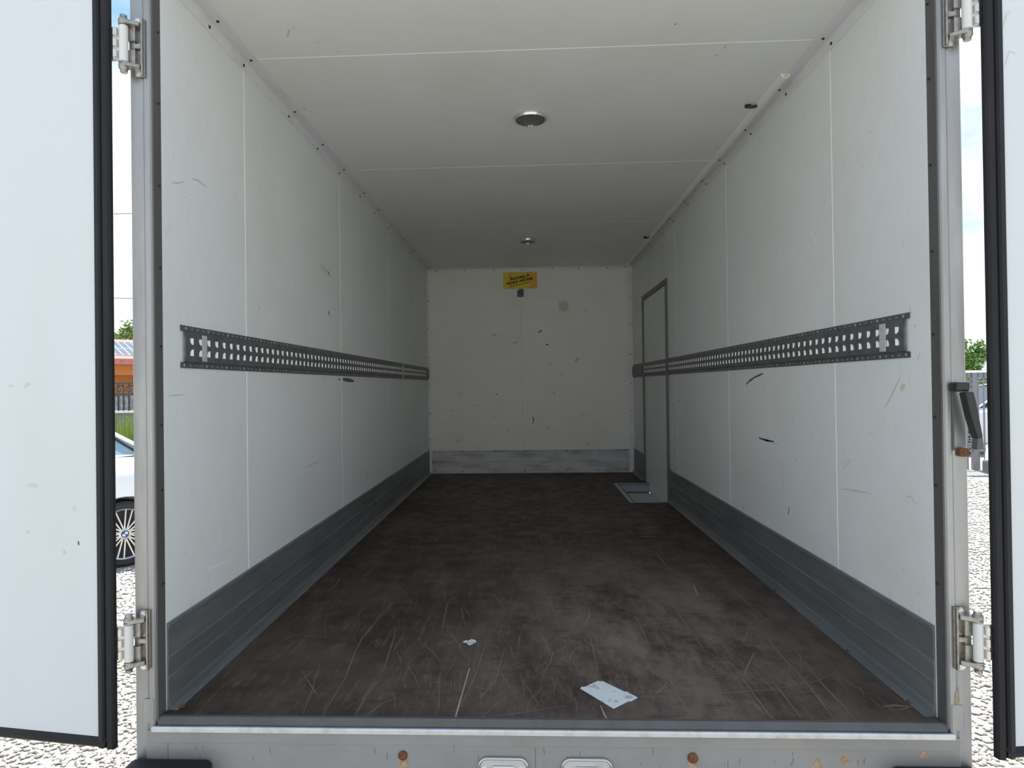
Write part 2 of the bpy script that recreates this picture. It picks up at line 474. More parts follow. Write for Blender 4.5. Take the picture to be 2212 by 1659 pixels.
MARKS_BACK = [
    ('d', 0.008, [(-0.381, 1.419), (-0.34, 1.418)]) ,
    ('d', 0.012, [(0.089, 1.433), (0.126, 1.462)]) ,
    ('d', 0.018, [(0.165, 1.309), (0.193, 1.313)]) ,
    ('g', 0.03, [(0.46, 1.136), (0.501, 1.168)]) ,
    ('g', 0.02, [(0.204, 1.136), (0.213, 1.099)]) ,
    ('g', 0.025, [(0.318, 0.999), (0.338, 1.002)]) ,
    ('d', 0.014, [(-0.351, 0.808), (-0.338, 0.811)]) ,
    ('d', 0.012, [(-0.82, 0.637), (-0.814, 0.647)]) ,
    ('g', 0.016, [(-0.384, 0.587), (-0.374, 0.562)]) ,
    ('d', 0.01, [(0.018, 0.575), (0.031, 0.542), (0.022, 0.5)]) ,
    ('g', 0.012, [(0.162, 0.466), (0.208, 0.447)]) ,
    ('g', 0.012, [(0.513, 0.566), (0.535, 0.594), (0.554, 0.582)]) ,
    ('g', 0.014, [(0.575, 0.305), (0.581, 0.263)]) ,
    ('g', 0.014, [(-0.25, 0.428), (-0.223, 0.441)]) ,
    ('g', 0.012, [(-0.203, 0.391), (-0.183, 0.398)]) ,
    ('g', 0.01, [(-0.745, 0.816), (-0.698, 0.817)]) ,
    ('d', 0.008, [(0.238, 0.821), (0.246, 0.801)]) ,
    ('y', 0.13, [(0.302, 1.703), (0.401, 1.701)]) ,
    ('g', 0.012, [(0.059, 1.47), (0.069, 1.476)]) ,
    ('g', 0.008, [(-0.137, 1.385), (-0.107, 1.386)]) ,
    ('y', 0.02, [(-0.175, 1.324), (-0.116, 1.347)]) ,
    ('g', 0.016, [(-0.688, 0.946), (-0.671, 0.949)]) ,
    ('g', 0.008, [(-0.574, 0.698), (-0.532, 0.701)]) ,
    ('d', 0.008, [(0.571, 1.66), (0.58, 1.65)]) ,
    ('g', 0.02, [(-0.771, 0.32), (-0.72, 0.35)]) ,
]
MARKS_CEIL = [
    ('g', 0.006, [(-0.813, 0.357), (-0.822, 0.377), (-0.838, 0.405)]) ,
    ('d', 0.006, [(-0.693, 0.511), (-0.691, 0.514)]) ,
    ('d', 0.007, [(0.481, 0.412), (0.487, 0.412)]) ,
    ('g', 0.006, [(-0.736, 0.754), (-0.729, 0.755)]) ,
    ('d', 0.008, [(0.951, 1.576), (0.959, 1.57)]) ,
    ('g', 0.008, [(0.694, 0.585), (0.7, 0.563)]) ,
    ('g', 0.008, [(0.676, 0.64), (0.689, 0.627)]) ,
    ('p', 0.008, [(0.8, 0.473), (0.819, 0.471)]) ,
    ('g', 0.006, [(-0.975, 0.96), (-0.975, 0.988)]) ,
    ('d', 0.008, [(-0.98, 1.439), (-0.973, 1.446)]) ,
    ('g', 0.008, [(0.691, 1.438), (0.7, 1.438)]) ,
]
SCRATCH = [
    ('t', 0.003, [(-0.659, -0.018), (-0.677, 0.113), (-0.701, 0.237), (-0.717, 0.313)]) ,
    ('t', 0.004, [(-0.601, -0.037), (-0.604, 0.212), (-0.624, 0.396), (-0.632, 0.527), (-0.622, 0.655), (-0.614, 0.798)]) ,
    ('t', 0.003, [(-0.513, -0.036), (-0.509, 0.092), (-0.496, 0.201)]) ,
    ('t', 0.004, [(-0.477, -0.015), (-0.455, 0.049), (-0.414, 0.082)]) ,
    ('w', 0.007, [(-0.236, -0.041), (-0.231, 0.108), (-0.224, 0.284)]) ,
    ('t', 0.004, [(-0.225, 0.052), (-0.202, 0.231), (-0.184, 0.497)]) ,
    ('t', 0.005, [(-0.919, 1.053), (-0.911, 1.14), (-0.919, 1.226), (-0.937, 1.261)]) ,
    ('t', 0.005, [(0.021, 1.113), (0.055, 0.913), (0.078, 0.66)]) ,
    ('t', 0.005, [(0.155, 1.01), (0.173, 0.74), (0.183, 0.552), (0.181, 0.276)]) ,
    ('t', 0.003, [(-0.336, 0.184), (-0.218, 0.155), (-0.094, 0.128)]) ,
    ('t', 0.004, [(-0.82, 1.255), (-0.794, 1.515)]) ,
    ('t', 0.005, [(-0.799, 1.741), (-0.79, 1.954)]) ,
    ('t', 0.005, [(-0.97, 0.909), (-0.907, 0.863), (-0.866, 0.909)]) ,
    ('t', 0.006, [(-0.906, 0.507), (-0.891, 0.542), (-0.848, 0.578)]) ,
    ('t', 0.003, [(-0.166, -0.029), (-0.134, 0.043), (-0.072, 0.134)]) ,
    ('t', 0.003, [(-0.212, -0.03), (-0.1, -0.008), (0.072, 0.046)]) ,
    ('t', 0.004, [(0.283, 0.099), (0.475, 0.119), (0.674, 0.151), (0.823, 0.207), (0.902, 0.259), (0.954, 0.327)]) ,
    ('t', 0.005, [(0.861, 1.254), (0.852, 0.94), (0.865, 0.685)]) ,
    ('t', 0.005, [(0.804, 0.593), (0.791, 0.353), (0.79, 0.182), (0.774, -0.027)]) ,
    ('t', 0.004, [(0.857, 0.459), (0.834, 0.183), (0.83, -0.022)]) ,
    ('w', 0.006, [(0.702, 1.168), (0.679, 0.999)]) ,
    ('t', 0.006, [(0.578, 1.691), (0.639, 1.653), (0.645, 1.408)]) ,
    ('t', 0.004, [(0.393, 0.265), (0.391, 0.129), (0.397, 0.021)]) ,
    ('w', 0.007, [(0.164, 0.048), (0.169, -0.004), (0.175, -0.033)]) ,
    ('t', 0.01, [(0.94, 0.056), (0.974, 0.063), (1.011, 0.057)]) ,
    ('t', 0.008, [(0.971, 0.038), (0.995, 0.046), (1.024, 0.062)]) ,
    ('w', 0.012, [(0.616, 2.062), (0.668, 2.076), (0.714, 2.056)]) ,
    ('t', 0.01, [(0.487, 3.376), (0.595, 3.355)]) ,
    ('t', 0.004, [(0.554, 1.141), (0.549, 0.763), (0.554, 0.504), (0.546, 0.294)]) ,
    ('t', 0.004, [(0.376, 0.761), (0.379, 0.47)]) ,
    ('t', 0.004, [(0.614, 0.323), (0.611, 0.11), (0.612, -0.016)]) ,
    ('t', 0.004, [(0.882, 1.614), (0.862, 1.375)]) ,
    ('t', 0.004, [(0.697, 0.243), (0.691, -0.005)]) ,
    ('t', 0.004, [(-0.14, 0.157), (-0.121, 0.402)]) ,
    ('t', 0.004, [(-0.496, 0.254), (-0.517, 0.528), (-0.536, 0.636)]) ,
    ('t', 0.004, [(-0.35, 0.547), (-0.372, 0.888), (-0.343, 0.984)]) ,
]

# ------------------------------------------------------------------ the box: dimensions in metres, floor at z = 0, opening at y = 0
W, H, D = 1.05, 2.105, 4.868
TH = 0.045
GROUND = -0.87
SEAMS = [0.54, 1.743, 2.95, 4.155]
CSEAMS = [0.545, 1.775, 3.055, 4.28]
DY0, DY1, DTOP = 3.245, 4.245, 1.70            # side door
STX, STY0, STY1, STZ = 0.765, 3.165, 4.075, -0.075   # step well
GAP = 0.0052

# floor of plywood boards
floor = structure(empty('floor'), 'dark brown worn plywood floor inside the truck box')
def board(poly): MB().prism(poly, 'z', -0.021, 0.0).build('floor_board', 'floor_ply', floor)
board([(-W, -.022), (W, -.022), (W, 1.350), (-W, 1.350)])
board([(-W, 1.353), (W, 1.353), (W, 2.600), (-W, 2.600)])
board([(-W, 2.603), (W, 2.603), (W, STY0), (STX, STY0), (STX, 3.85), (-W, 3.85)])
board([(-W, 3.853), (STX, 3.853), (STX, STY1), (W, STY1), (W, D + TH), (-W, D + TH)])
u = MB()
u.box(-W, STX - .002, -.02, D + TH, -.10, -.0215); u.box(STX - .002, W, -.02, STY0 - .002, -.10, -.0215); u.box(STX - .002, W, STY1 + .002, D + TH, -.10, -.0215)
u.build('subfloor', 'screw_dark', floor)
sc = {'t': MB(), 'w': MB()}
for c, wd, pts in SCRATCH: strip(sc[c], pts, wd * .85, lambda x, y: (x, y, .0006), .35)
rs = random.Random(3)
for i in range(460):
    y = .02 + 2.4 * rs.random() ** 1.7
    x = rs.gauss(.12, .42)
    if abs(x) > .97: continue
    L = rs.uniform(.02, .22) * (1.4 if rs.random() < .15 else 1)
    a = math.pi / 2 + rs.gauss(0, .35)
    if rs.random() < .06: a = rs.uniform(0, math.pi)
    bx, by = math.cos(a) * L, math.sin(a) * L
    cv = rs.gauss(0, .005)
    if y + by < -.015 or abs(x + bx) > 1.0: continue
    strip(sc['t' if rs.random() < .9 else 'w'], [(x, y), (x + bx * .5 + cv, y + by * .5), (x + bx, y + by)], rs.uniform(.0007, .0020), lambda X, Y: (X, Y, .0005), .4)
for c in 'tw':
    o = sc[c].build('scratches', 'scratch_' + c, floor); o['kind'] = 'stuff'
es = MB().prism([(-.0445, -.028), (-.0225, -.028), (-.0225, .0012), (-.033, .0012), (-.0445, -.010)], 'x', -W, W)
es.build('edge_strip', 'inner_return', floor)

# step well at the side door
step = tag(empty('step', (0.5 * (STX + W), 0.5 * (STY0 + STY1), STZ - .03)), 'white recessed entry step in the floor below the side door', 'step')
def at(o, mb): return mb.xform(Matrix.Translation(-o.location))
at(step, MB().box(STX, W + TH, STY0, STY1 - .03, STZ - .03, STZ)).build('tread', 'step_white', step, .004)
at(step, MB().box(STX, W + TH, STY1 - .028, STY1 - .004, STZ + .012, -.004)).build('riser', 'riser_blue', step, .003)
at(step, MB().box(STX, STX + .012, STY0, STY1 - .03, STZ, -.0005)).build('side_board', 'inner_return', step)
at(step, MB().prism([(STX - .03, STY1 + .03), (STX - .03, STY0 - .004), (STX, STY0 - .004), (STX, STY1), (W - .01, STY1), (W - .01, STY1 + .03)], 'z', .0005, .0035)).build('edge_trim', 'tape_grey', step, .001)

# walls of laminate panels with pale filled joints
def side_wall(name, sx, label):
    wl = structure(empty(name), label)
    x0, x1 = sorted((sx * W, sx * (W + TH)))
    ed = [-.0005] + SEAMS + [D + TH]
    for i in range(len(ed) - 1):
        a = ed[i] + (GAP / 2 if i else 0); b = ed[i + 1] - (GAP / 2 if i < len(ed) - 2 else 0)
        if sx > 0 and b > DY0 and a < DY1:
            # panels beside and above the side door
            lo, hi = max(a, DY0), min(b, DY1)
            poly = [(a, -.02)]
            if lo > a: poly += [(lo, -.02), (lo, DTOP)]
            else: poly = [(a, DTOP)]
            if hi < b: poly += [(hi, DTOP), (hi, -.02), (b, -.02)]
            else: poly += [(b, DTOP)]
            poly += [(b, H + .03), (a, H + .03)]
            MB().prism(poly, 'x', x0, x1).build('wall_panel', 'wall_laminate', wl)
        else:
            MB().box(x0, x1, a, b, -.02, H + .03).build('wall_panel', 'wall_laminate', wl)
    for sy in SEAMS:
        z0 = DTOP if (sx > 0 and DY0 < sy < DY1) else -.02
        MB().prism([(sx * (W + TH), sy - GAP / 2), (sx * (W - .0002), sy - GAP / 2), (sx * (W - .0012), sy + GAP * .2), (sx * (W - .0002), sy + GAP / 2), (sx * (W + TH), sy + GAP / 2)], 'z', z0, H + .03).build('joint_strip', 'joint_filler', wl)
    return wl
wall_l = side_wall('wall_left', -1, 'white laminate wall on the left with a slotted rail along it')
wall_r = side_wall('wall_right', 1, 'white laminate wall on the right with the narrow side door')
wall_b = structure(empty('wall_back'), 'dull white end wall at the far end of the box')
SX = -.083
MB().box(-W, SX - .0015, D, D + TH, -.02, H + .03).build('wall_panel', 'back_laminate', wall_b)
MB().box(SX + .0015, W, D, D + TH, -.02, H + .03).build('wall_panel', 'back_laminate', wall_b)
MB().box(SX - .0015, SX + .0015, D + .002, D + TH, -.02, H + .03).build('joint_strip', 'mark_g', wall_b)
ceil = structure(empty('ceiling'), 'white panelled ceiling of the truck box')
ed = [-.001] + CSEAMS + [D + TH]
for i in range(len(ed) - 1):
    a = ed[i] + (GAP / 2 if i else 0); b = ed[i + 1] - (GAP / 2 if i < len(ed) - 2 else 0)
    MB().box(-W - TH, W + TH, a, b, H, H + .05).build('ceiling_panel', 'ceiling_laminate', ceil)
for sy in CSEAMS:
    MB().prism([(sy - GAP / 2, H + .05), (sy - GAP / 2, H - .0002), (sy + GAP * .2, H - .0012), (sy + GAP / 2, H - .0002), (sy + GAP / 2, H + .05)], 'x', -W - TH, W + TH).build('joint_strip', 'joint_filler', ceil)

def marks(lst, parent, put, name='scuff_mark'):
    for c, wd, pts in lst:
        mb = MB(); strip(mb, pts, wd, put, .25)
        mb.build(name, 'mark_' + c, parent)
marks(MARKS_LEFT, wall_l, lambda y, z: (-W + .0006, y, z))
marks(MARKS_RIGHT, wall_r, lambda y, z: (W - .0006, y, z))
marks(MARKS_BACK, wall_b, lambda x, z: (x, D - .0006, z))
marks(MARKS_CEIL, ceil, lambda x, y: (x, y, H - .0006))
# fine random flecks on the walls, too small to count
def flecks(name, parent, n, put, u0, u1, v0, v1, seed):
    r = random.Random(seed); mb = MB()
    for i in range(n):
        a, b = r.uniform(u0, u1), v0 + (v1 - v0) * r.random() ** 1.3
        L = r.uniform(.004, .03); t = r.uniform(0, math.pi)
        strip(mb, [(a, b), (a + L * math.cos(t), b + L * math.sin(t))], r.uniform(.0015, .004), put, .3)
    o = mb.build(name, 'mark_g', parent); o['kind'] = 'stuff'
flecks('flecks', wall_l, 70, lambda y, z: (-W + .0004, y, z), .05, 4.7, .28, 2.0, 1)
flecks('flecks', wall_r, 80, lambda y, z: (W - .0004, y, z), .05, 3.1, .28, 2.0, 2)
flecks('flecks', wall_b, 60, lambda x, z: (x, D - .0004, z), -1.0, 1.0, .28, 1.8, 3)
flecks('flecks', ceil, 40, lambda x, y: (x, y, H - .0004), -.9, .9, .05, 3.0, 4)

# corner angles between wall and ceiling, with their screws
screw_me = MB().lathe([(0, -.004), (.0045, -.0035), (.0058, 0)], n=10).mesh('screw', 'screw_dark')
def cove(name, sx, ys, label):
    px = lambda v: sx * (W - v)
    poly = [(px(0), H), (px(.052), H), (px(.052), H - .003), (px(.006), H - .004), (px(.004), H - .006), (px(.003), H - .045), (px(0), H - .045)]
    t = structure(MB().prism(poly, 'y', .0, D).build(name, 'trim_white'), label)
    for y in ys:
        inst('screw', screw_me, t, (px(.026), y, H - .0033))
        inst('screw', screw_me, t, (px(.0033), y - .012, H - .028), (0, sx * math.pi / 2, 0))
    return t
cove('trim_1', -1, [.29, .544, .992, 1.377, 1.748, 2.187, 2.568, 3.0, 3.46, 3.9, 4.3, 4.7], 'white screwed corner angle along the left ceiling edge')
cove('trim_2', 1, [.14, .532, .927, 1.348, 1.759, 2.115, 2.55, 2.99, 3.39, 3.85, 4.3, 4.7], 'white screwed corner angle along the right ceiling edge')
t3 = structure(MB().prism([(D, H), (D - .03, H), (D - .03, H - .003), (D - .003, H - .004), (D - .003, H - .03), (D, H - .03)], 'x', -W, W).build('trim_3', 'trim_white'), 'white corner angle between ceiling and end wall')
for x in (-.95, -.66, -.36, -.07, .24, .51, .80, .98): inst('screw', screw_me, t3, (x, D - .0033, H - .018), (-math.pi / 2, 0, 0))
for nm, sx, wd in (('trim_4', -1, .028), ('trim_5', 1, .05)):
    x0, x1 = sorted((sx * W, sx * (W - wd)))
    t = structure(MB().box(x0, x1, D - .004, D, 0.0, H - .03).build(nm, 'trim_white', None, .001), 'white upright corner strip at the %s of the end wall' % ('left' if sx < 0 else 'right'))
    for z in (.35, .62, .90, 1.20, 1.50, 1.78): inst('screw', screw_me, t, (sx * (W - wd * .45), D - .0043, z), (-math.pi / 2, 0, 0))

# aluminium kick boards
def kick_poly(sx):
    pr = [(0, .243), (.006, .243), (.008, .238), (.008, .230), (.0055, .226), (.0055, .150), (.0072, .147), (.0072, .141), (.0055, .138), (.0055, .094), (.0068, .091), (.0068, .086), (.0055, .083),
          (.0055, .030), (.009, .022), (.012, .010), (.030, .004), (.033, .0025), (.033, .0005), (0, .0005)]
    return [(sx * (W - a), z) for a, z in pr]
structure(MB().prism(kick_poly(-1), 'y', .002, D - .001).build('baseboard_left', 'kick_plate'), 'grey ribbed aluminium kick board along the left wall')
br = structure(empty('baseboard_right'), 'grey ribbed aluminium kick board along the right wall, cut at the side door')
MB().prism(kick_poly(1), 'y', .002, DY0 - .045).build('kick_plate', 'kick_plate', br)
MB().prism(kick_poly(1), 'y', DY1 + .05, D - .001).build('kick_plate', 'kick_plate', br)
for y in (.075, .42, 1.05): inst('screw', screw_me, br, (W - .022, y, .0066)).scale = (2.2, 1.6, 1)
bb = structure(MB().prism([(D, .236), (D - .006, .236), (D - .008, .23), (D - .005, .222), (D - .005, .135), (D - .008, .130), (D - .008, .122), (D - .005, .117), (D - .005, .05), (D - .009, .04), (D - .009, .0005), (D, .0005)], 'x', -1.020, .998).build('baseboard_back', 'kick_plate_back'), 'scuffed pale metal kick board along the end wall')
for x in (-.99, -.70, -.37, -.06, .36, .68, .96):
    for z in (.226, .026): inst('screw', screw_me, bb, (x, D - .0095, z), (-math.pi / 2, 0, 0))
MB().prism([(-1.035, .006), (-1.012, .004), (-1.006, .016), (-1.012, .030), (-1.030, .024)], 'z', .0030, .0046).build('rust_patch', 'rust', bpy.data.objects['baseboard_left'])

# rear door frame
frame = structure(empty('door_frame'), 'worn steel frame around the open rear of the truck box')
YF = -.045
for sx in (-1, 1):
    q = lambda a: sx * a
    # stepped post profile, wide outer flat, rounded inner nose
    pr = [(W + .005, .0), (W + .005, YF + .006), (W + .008, YF + .001), (W + .013, YF), (W + .022, YF), (W + .026, YF + .004), (W + .030, YF + .001), (W + .058, YF), (W + .062, YF + .004), (W + .062, .05), (W + TH + .001, .05), (W + TH + .001, .0)]
    MB().prism([(q(a), y) for a, y in pr], 'z', -.30, H + .12).build('post', 'frame_steel', frame)
    x0, x1 = sorted((q(W + .0005), q(W + .005)))
    MB().box(x0, x1, YF + .006, -.001, -.012, H).build('inner_return', 'inner_return', frame)
    for z in (.36, .62, .80, 1.02, 1.24, 1.47, 1.70, 1.90): inst('screw', screw_me, frame, (q(W - .0002), -.004 - .01, z), (0, sx * math.pi / 2, 0)).scale = (.6, .6, 1)
    # weld patch at the foot of the post
    x0, x1 = sorted((q(W + .010), q(W + .040)))
    MB().box(x0, x1, YF - .0015, YF + .001, -.012, .055).build('weld_plate', 'frame_steel', frame, .001)
MB().box(-W - .05, W + .05, YF, .0, H + .002, H + .12).build('header', 'frame_steel', frame, .003)
MB().box(-W - .03, W + .03, YF - .003, -.020, -.30, -.030).build('sill', 'sill_steel', frame, .003)
MB().prism([(-.056, -.030), (-.056, -.021), (-.053, -.017), (-.049, -.016), (-.046, -.018), (-.0455, -.030)], 'x', -W - .012, W + .012).build('sill_lip', 'bright_steel', frame)
MB().prism([(-.0465, -.030), (-.0465, -.024), (-.030, -.024), (-.0285, -.030)], 'x', -W, W).build('sill_groove', 'inner_return', frame)
MB().box(-W - .010, W + .010, YF - .0045, YF - .0028, -.062, -.0315).build('sill_band', 'sill_steel', frame, .0006)
for x, n in ((-1.02, 'seam'), (-.02, 'seam')):
    MB().box(x - .0008, x + .0008, YF - .0036, YF - .0028, -.30, -.064).build('sill_seam', 'mark_s', frame)
def patch(name, mat, x0, x1, z0, z1, seed, y=YF - .0035):
    r = random.Random(seed); n = 14
    cx, cz, a, b = (x0 + x1) / 2, (z0 + z1) / 2, (x1 - x0) / 2, (z1 - z0) / 2
    poly = [(cx + a * math.cos(2 * math.pi * i / n) * r.uniform(.6, 1.1), cz + b * math.sin(2 * math.pi * i / n) * r.uniform(.6, 1.1)) for i in range(n)]
    return MB().prism(poly, 'y', y, y + .0008).build(name, mat, frame)
patch('rust_patch', 'rust_stain', .700, .728, -.16, -.078, 1)
patch('rust_patch', 'rust_stain', .772, .796, -.105, -.076, 2)
patch('rust_patch', 'rust_stain', .80, .815, -.10, -.088, 5)
patch('rust_patch', 'rust_stain', .975, 1.0, -.09, -.05, 3)
patch('rust_patch', 'rust_stain', 1.066, 1.080, .03, .10, 4, YF - .0012)
# rub marks and drips on the sill
for i in range(26):
    x = random.uniform(-1.0, 1.0); z = random.uniform(-.11, -.06)
    mb = MB(); strip(mb, [(x, z), (x + random.uniform(-.004, .004), z - random.uniform(.006, .022))], .0018, lambda a, b: (a, YF - .0034, b), .3)
    mb.build('drip_mark', 'mark_s', frame)

def local(o, mb):
    return mb.xform(Matrix.LocRotScale(o.location, o.rotation_euler, None).inverted())

# ------------------------------------------------------------------ the two open rear doors with their hinges
def hinge(door, sx, zc, bolts):
    X = lambda a, b: sorted((sx * a, sx * b))
    br = MB()
    br.box(*X(1.066, 1.094), YF - .007, YF - .0005, zc - .080, zc + .080)
    br.box(*X(1.066, 1.071), YF - .018, YF - .006, zc - .080, zc + .080)
    for s in (-1, 1):
        br.prism([(sx * 1.072, YF - .006), (sx * 1.094, YF - .006), (sx * 1.121, -.066), (sx * 1.121, -.082), (sx * 1.102, -.086), (sx * 1.072, -.066)], 'z', zc + s * .058 - .006, zc + s * .058 + .006)
    br.prism([(sx * 1.070, YF - .006), (sx * 1.094, YF - .006), (sx * 1.094, -.062), (sx * 1.070, -.062)], 'z', zc - .007, zc + .007)
    br.box(*X(1.084, 1.106), -.066, -.049, zc - .054, zc - .012); br.box(*X(1.084, 1.106), -.066, -.049, zc + .012, zc + .054); br.box(*X(1.088, 1.104), -.060, -.050, zc - .014, zc + .014)
    h = local(door, br).build('hinge', 'hinge_cast', door, .0015, seg=1)
    local(door, MB().cyl((sx * 1.110, -.074, zc - .049), (sx * 1.110, -.074, zc + .049), .0112, n=18)).build('sleeve', 'hinge_sleeve', h, .001)
    for s in (-1, 1):
        local(door, MB().lathe([(0, s * .050), (.0125, s * .050), (.0125, s * .054), (.0105, s * .055), (.0125, s * .058), (.0125, s * .066), (.009, s * .072), (.009, s * .078), (0, s * .079)], (sx * 1.110, -.074, zc), n=18)).build('collar', 'hinge_cast', h)
    st = MB().box(*X(1.119, 1.150), -.079, -.070, zc - .045, zc + .045)
    for k in (-.030, 0, .030): st.cyl((sx * 1.129, -.082, zc + k - .011), (sx * 1.129, -.082, zc + k + .011), .0065, n=12)
    local(door, st).build('strap', 'chrome', h, .001, seg=1)
    for s in bolts:
        b = MB().cyl((sx * 1.082, YF - .0075, zc + s * .070), (sx * 1.082, YF - .0125, zc + s * .070), .0085, n=6)
        b.cyl((sx * 1.082, YF - .0066, zc + s * .070), (sx * 1.082, YF - .0085, zc + s * .070), .0105, n=16)
        local(door, b).build('bolt', 'chrome', h)
    return h

def rear_door(name, sx, ang, label, hz):
    d = structure(empty(name, (sx * 1.141, -.082, 0), math.radians(ang)), label)
    U = lambda a, b: sorted((sx * a, sx * b))
    ZB, ZT, WD = -.058, 2.165, 1.09
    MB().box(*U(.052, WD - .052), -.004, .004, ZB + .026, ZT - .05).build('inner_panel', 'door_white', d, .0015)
    MB().box(*U(.040, WD), .004, .036, ZB + .012, ZT).build('door_leaf', 'paint_white', d, .003)
    ridge = [(0, .004), (0, -.006), (.004, -.012), (.018, -.013), (.023, -.009), (.0255, -.002), (.029, -.008), (.034, -.012), (.047, -.010), (.052, -.004), (.052, .004)]
    MB().prism([(sx * a, v) for a, v in ridge], 'z', ZB, ZT).build('gasket', 'rubber', d)
    MB().prism([(sx * (WD - a), v) for a, v in ridge], 'z', ZB, ZT).build('gasket', 'rubber', d)
    low = [(.004, 0), (-.008, .001), (-.012, .006), (-.012, .014), (-.008, .020), (-.006, .026), (.004, .026)]
    MB().prism([(v, ZB + a) for v, a in low], 'x', *U(.0255, WD - .0255)).build('gasket', 'rubber', d)
    MB().prism([(v, ZT - a * 1.9) for v, a in low], 'x', *U(.0255, WD - .0255)).build('gasket', 'rubber', d)
    for zc, bolts in hz: hinge(d, sx, zc, bolts)
    return d
d1 = rear_door('door_1', -1, -8.0, 'left rear door swung wide open, white inside with black rubber seal', [(1.838, (-1, 1)), (.218, (-1, 1)), (1.03, (-1, 1))][:2])
d2 = rear_door('door_2', 1, 6.0, 'right rear door swung wide open, white inside with black rubber seal', [(1.846, (-1, 1)), (.230, (-1, 1))])
# scuffs on the left door, in the door's own plane (distance from hinge, height)
marks([('g', .008, [(.278, .910), (.268, .922), (.262, .918)]), ('g', .004, [(.33, .914), (.315, .916)]), ('d', .004, [(.110, .492), (.108, .480)]), ('g', .010, [(.158, .464), (.152, .455)]),
       ('g', .006, [(.275, .516), (.268, .508)]), ('g', .010, [(.125, .584), (.120, .574)]), ('g', .012, [(.27, .640), (.24, .640)])], d1, lambda u, z: (-u, -.0046, z))
marks([('g', .004, [(.055, 1.80), (.065, 1.83), (.075, 1.835)]), ('g', .0035, [(.058, 1.70), (.070, 1.735), (.085, 1.73)]), ('g', .006, [(.088, .02), (.092, .016)])], d2, lambda u, z: (u, -.0046, z))

# ------------------------------------------------------------------ side door in the right wall
d3 = structure(empty('door_3'), 'narrow white side door with dark metal edging in the right wall')
MB().box(W + .0008, W + TH, DY0 + .010, DY1 - .010, STZ + .002, DTOP - .012).build('door_leaf', 'wall_laminate', d3)
MB().box(W - .012, W + .006, DY0 - .030, DY1 + .012, DTOP - .038, DTOP + .004).build('top_edging', 'door_trim', d3, .003)
MB().box(W - .014, W + .006, DY0 - .030, DY0 + .012, .0006, DTOP - .039).build('near_edging', 'door_trim', d3, .003)
MB().box(W - .010, W + .006, DY1 - .012, DY1 + .006, STZ + .002, DTOP - .039).build('far_edging', 'door_trim', d3, .003)
MB().box(W - .010, W + .006, DY1 + .022, DY1 + .040, .0045, DTOP - .039).build('far_edging', 'door_trim', d3, .003)
MB().box(W - .008, W + .006, DY1 + .0065, DY1 + .0215, STZ + .002, DTOP - .039).build('bead', 'trim_white', d3)
MB().box(W + .001, W + TH, DY0 - .03, DY1 + .03, DTOP - .012, DTOP + .0).build('lintel', 'door_trim', d3)

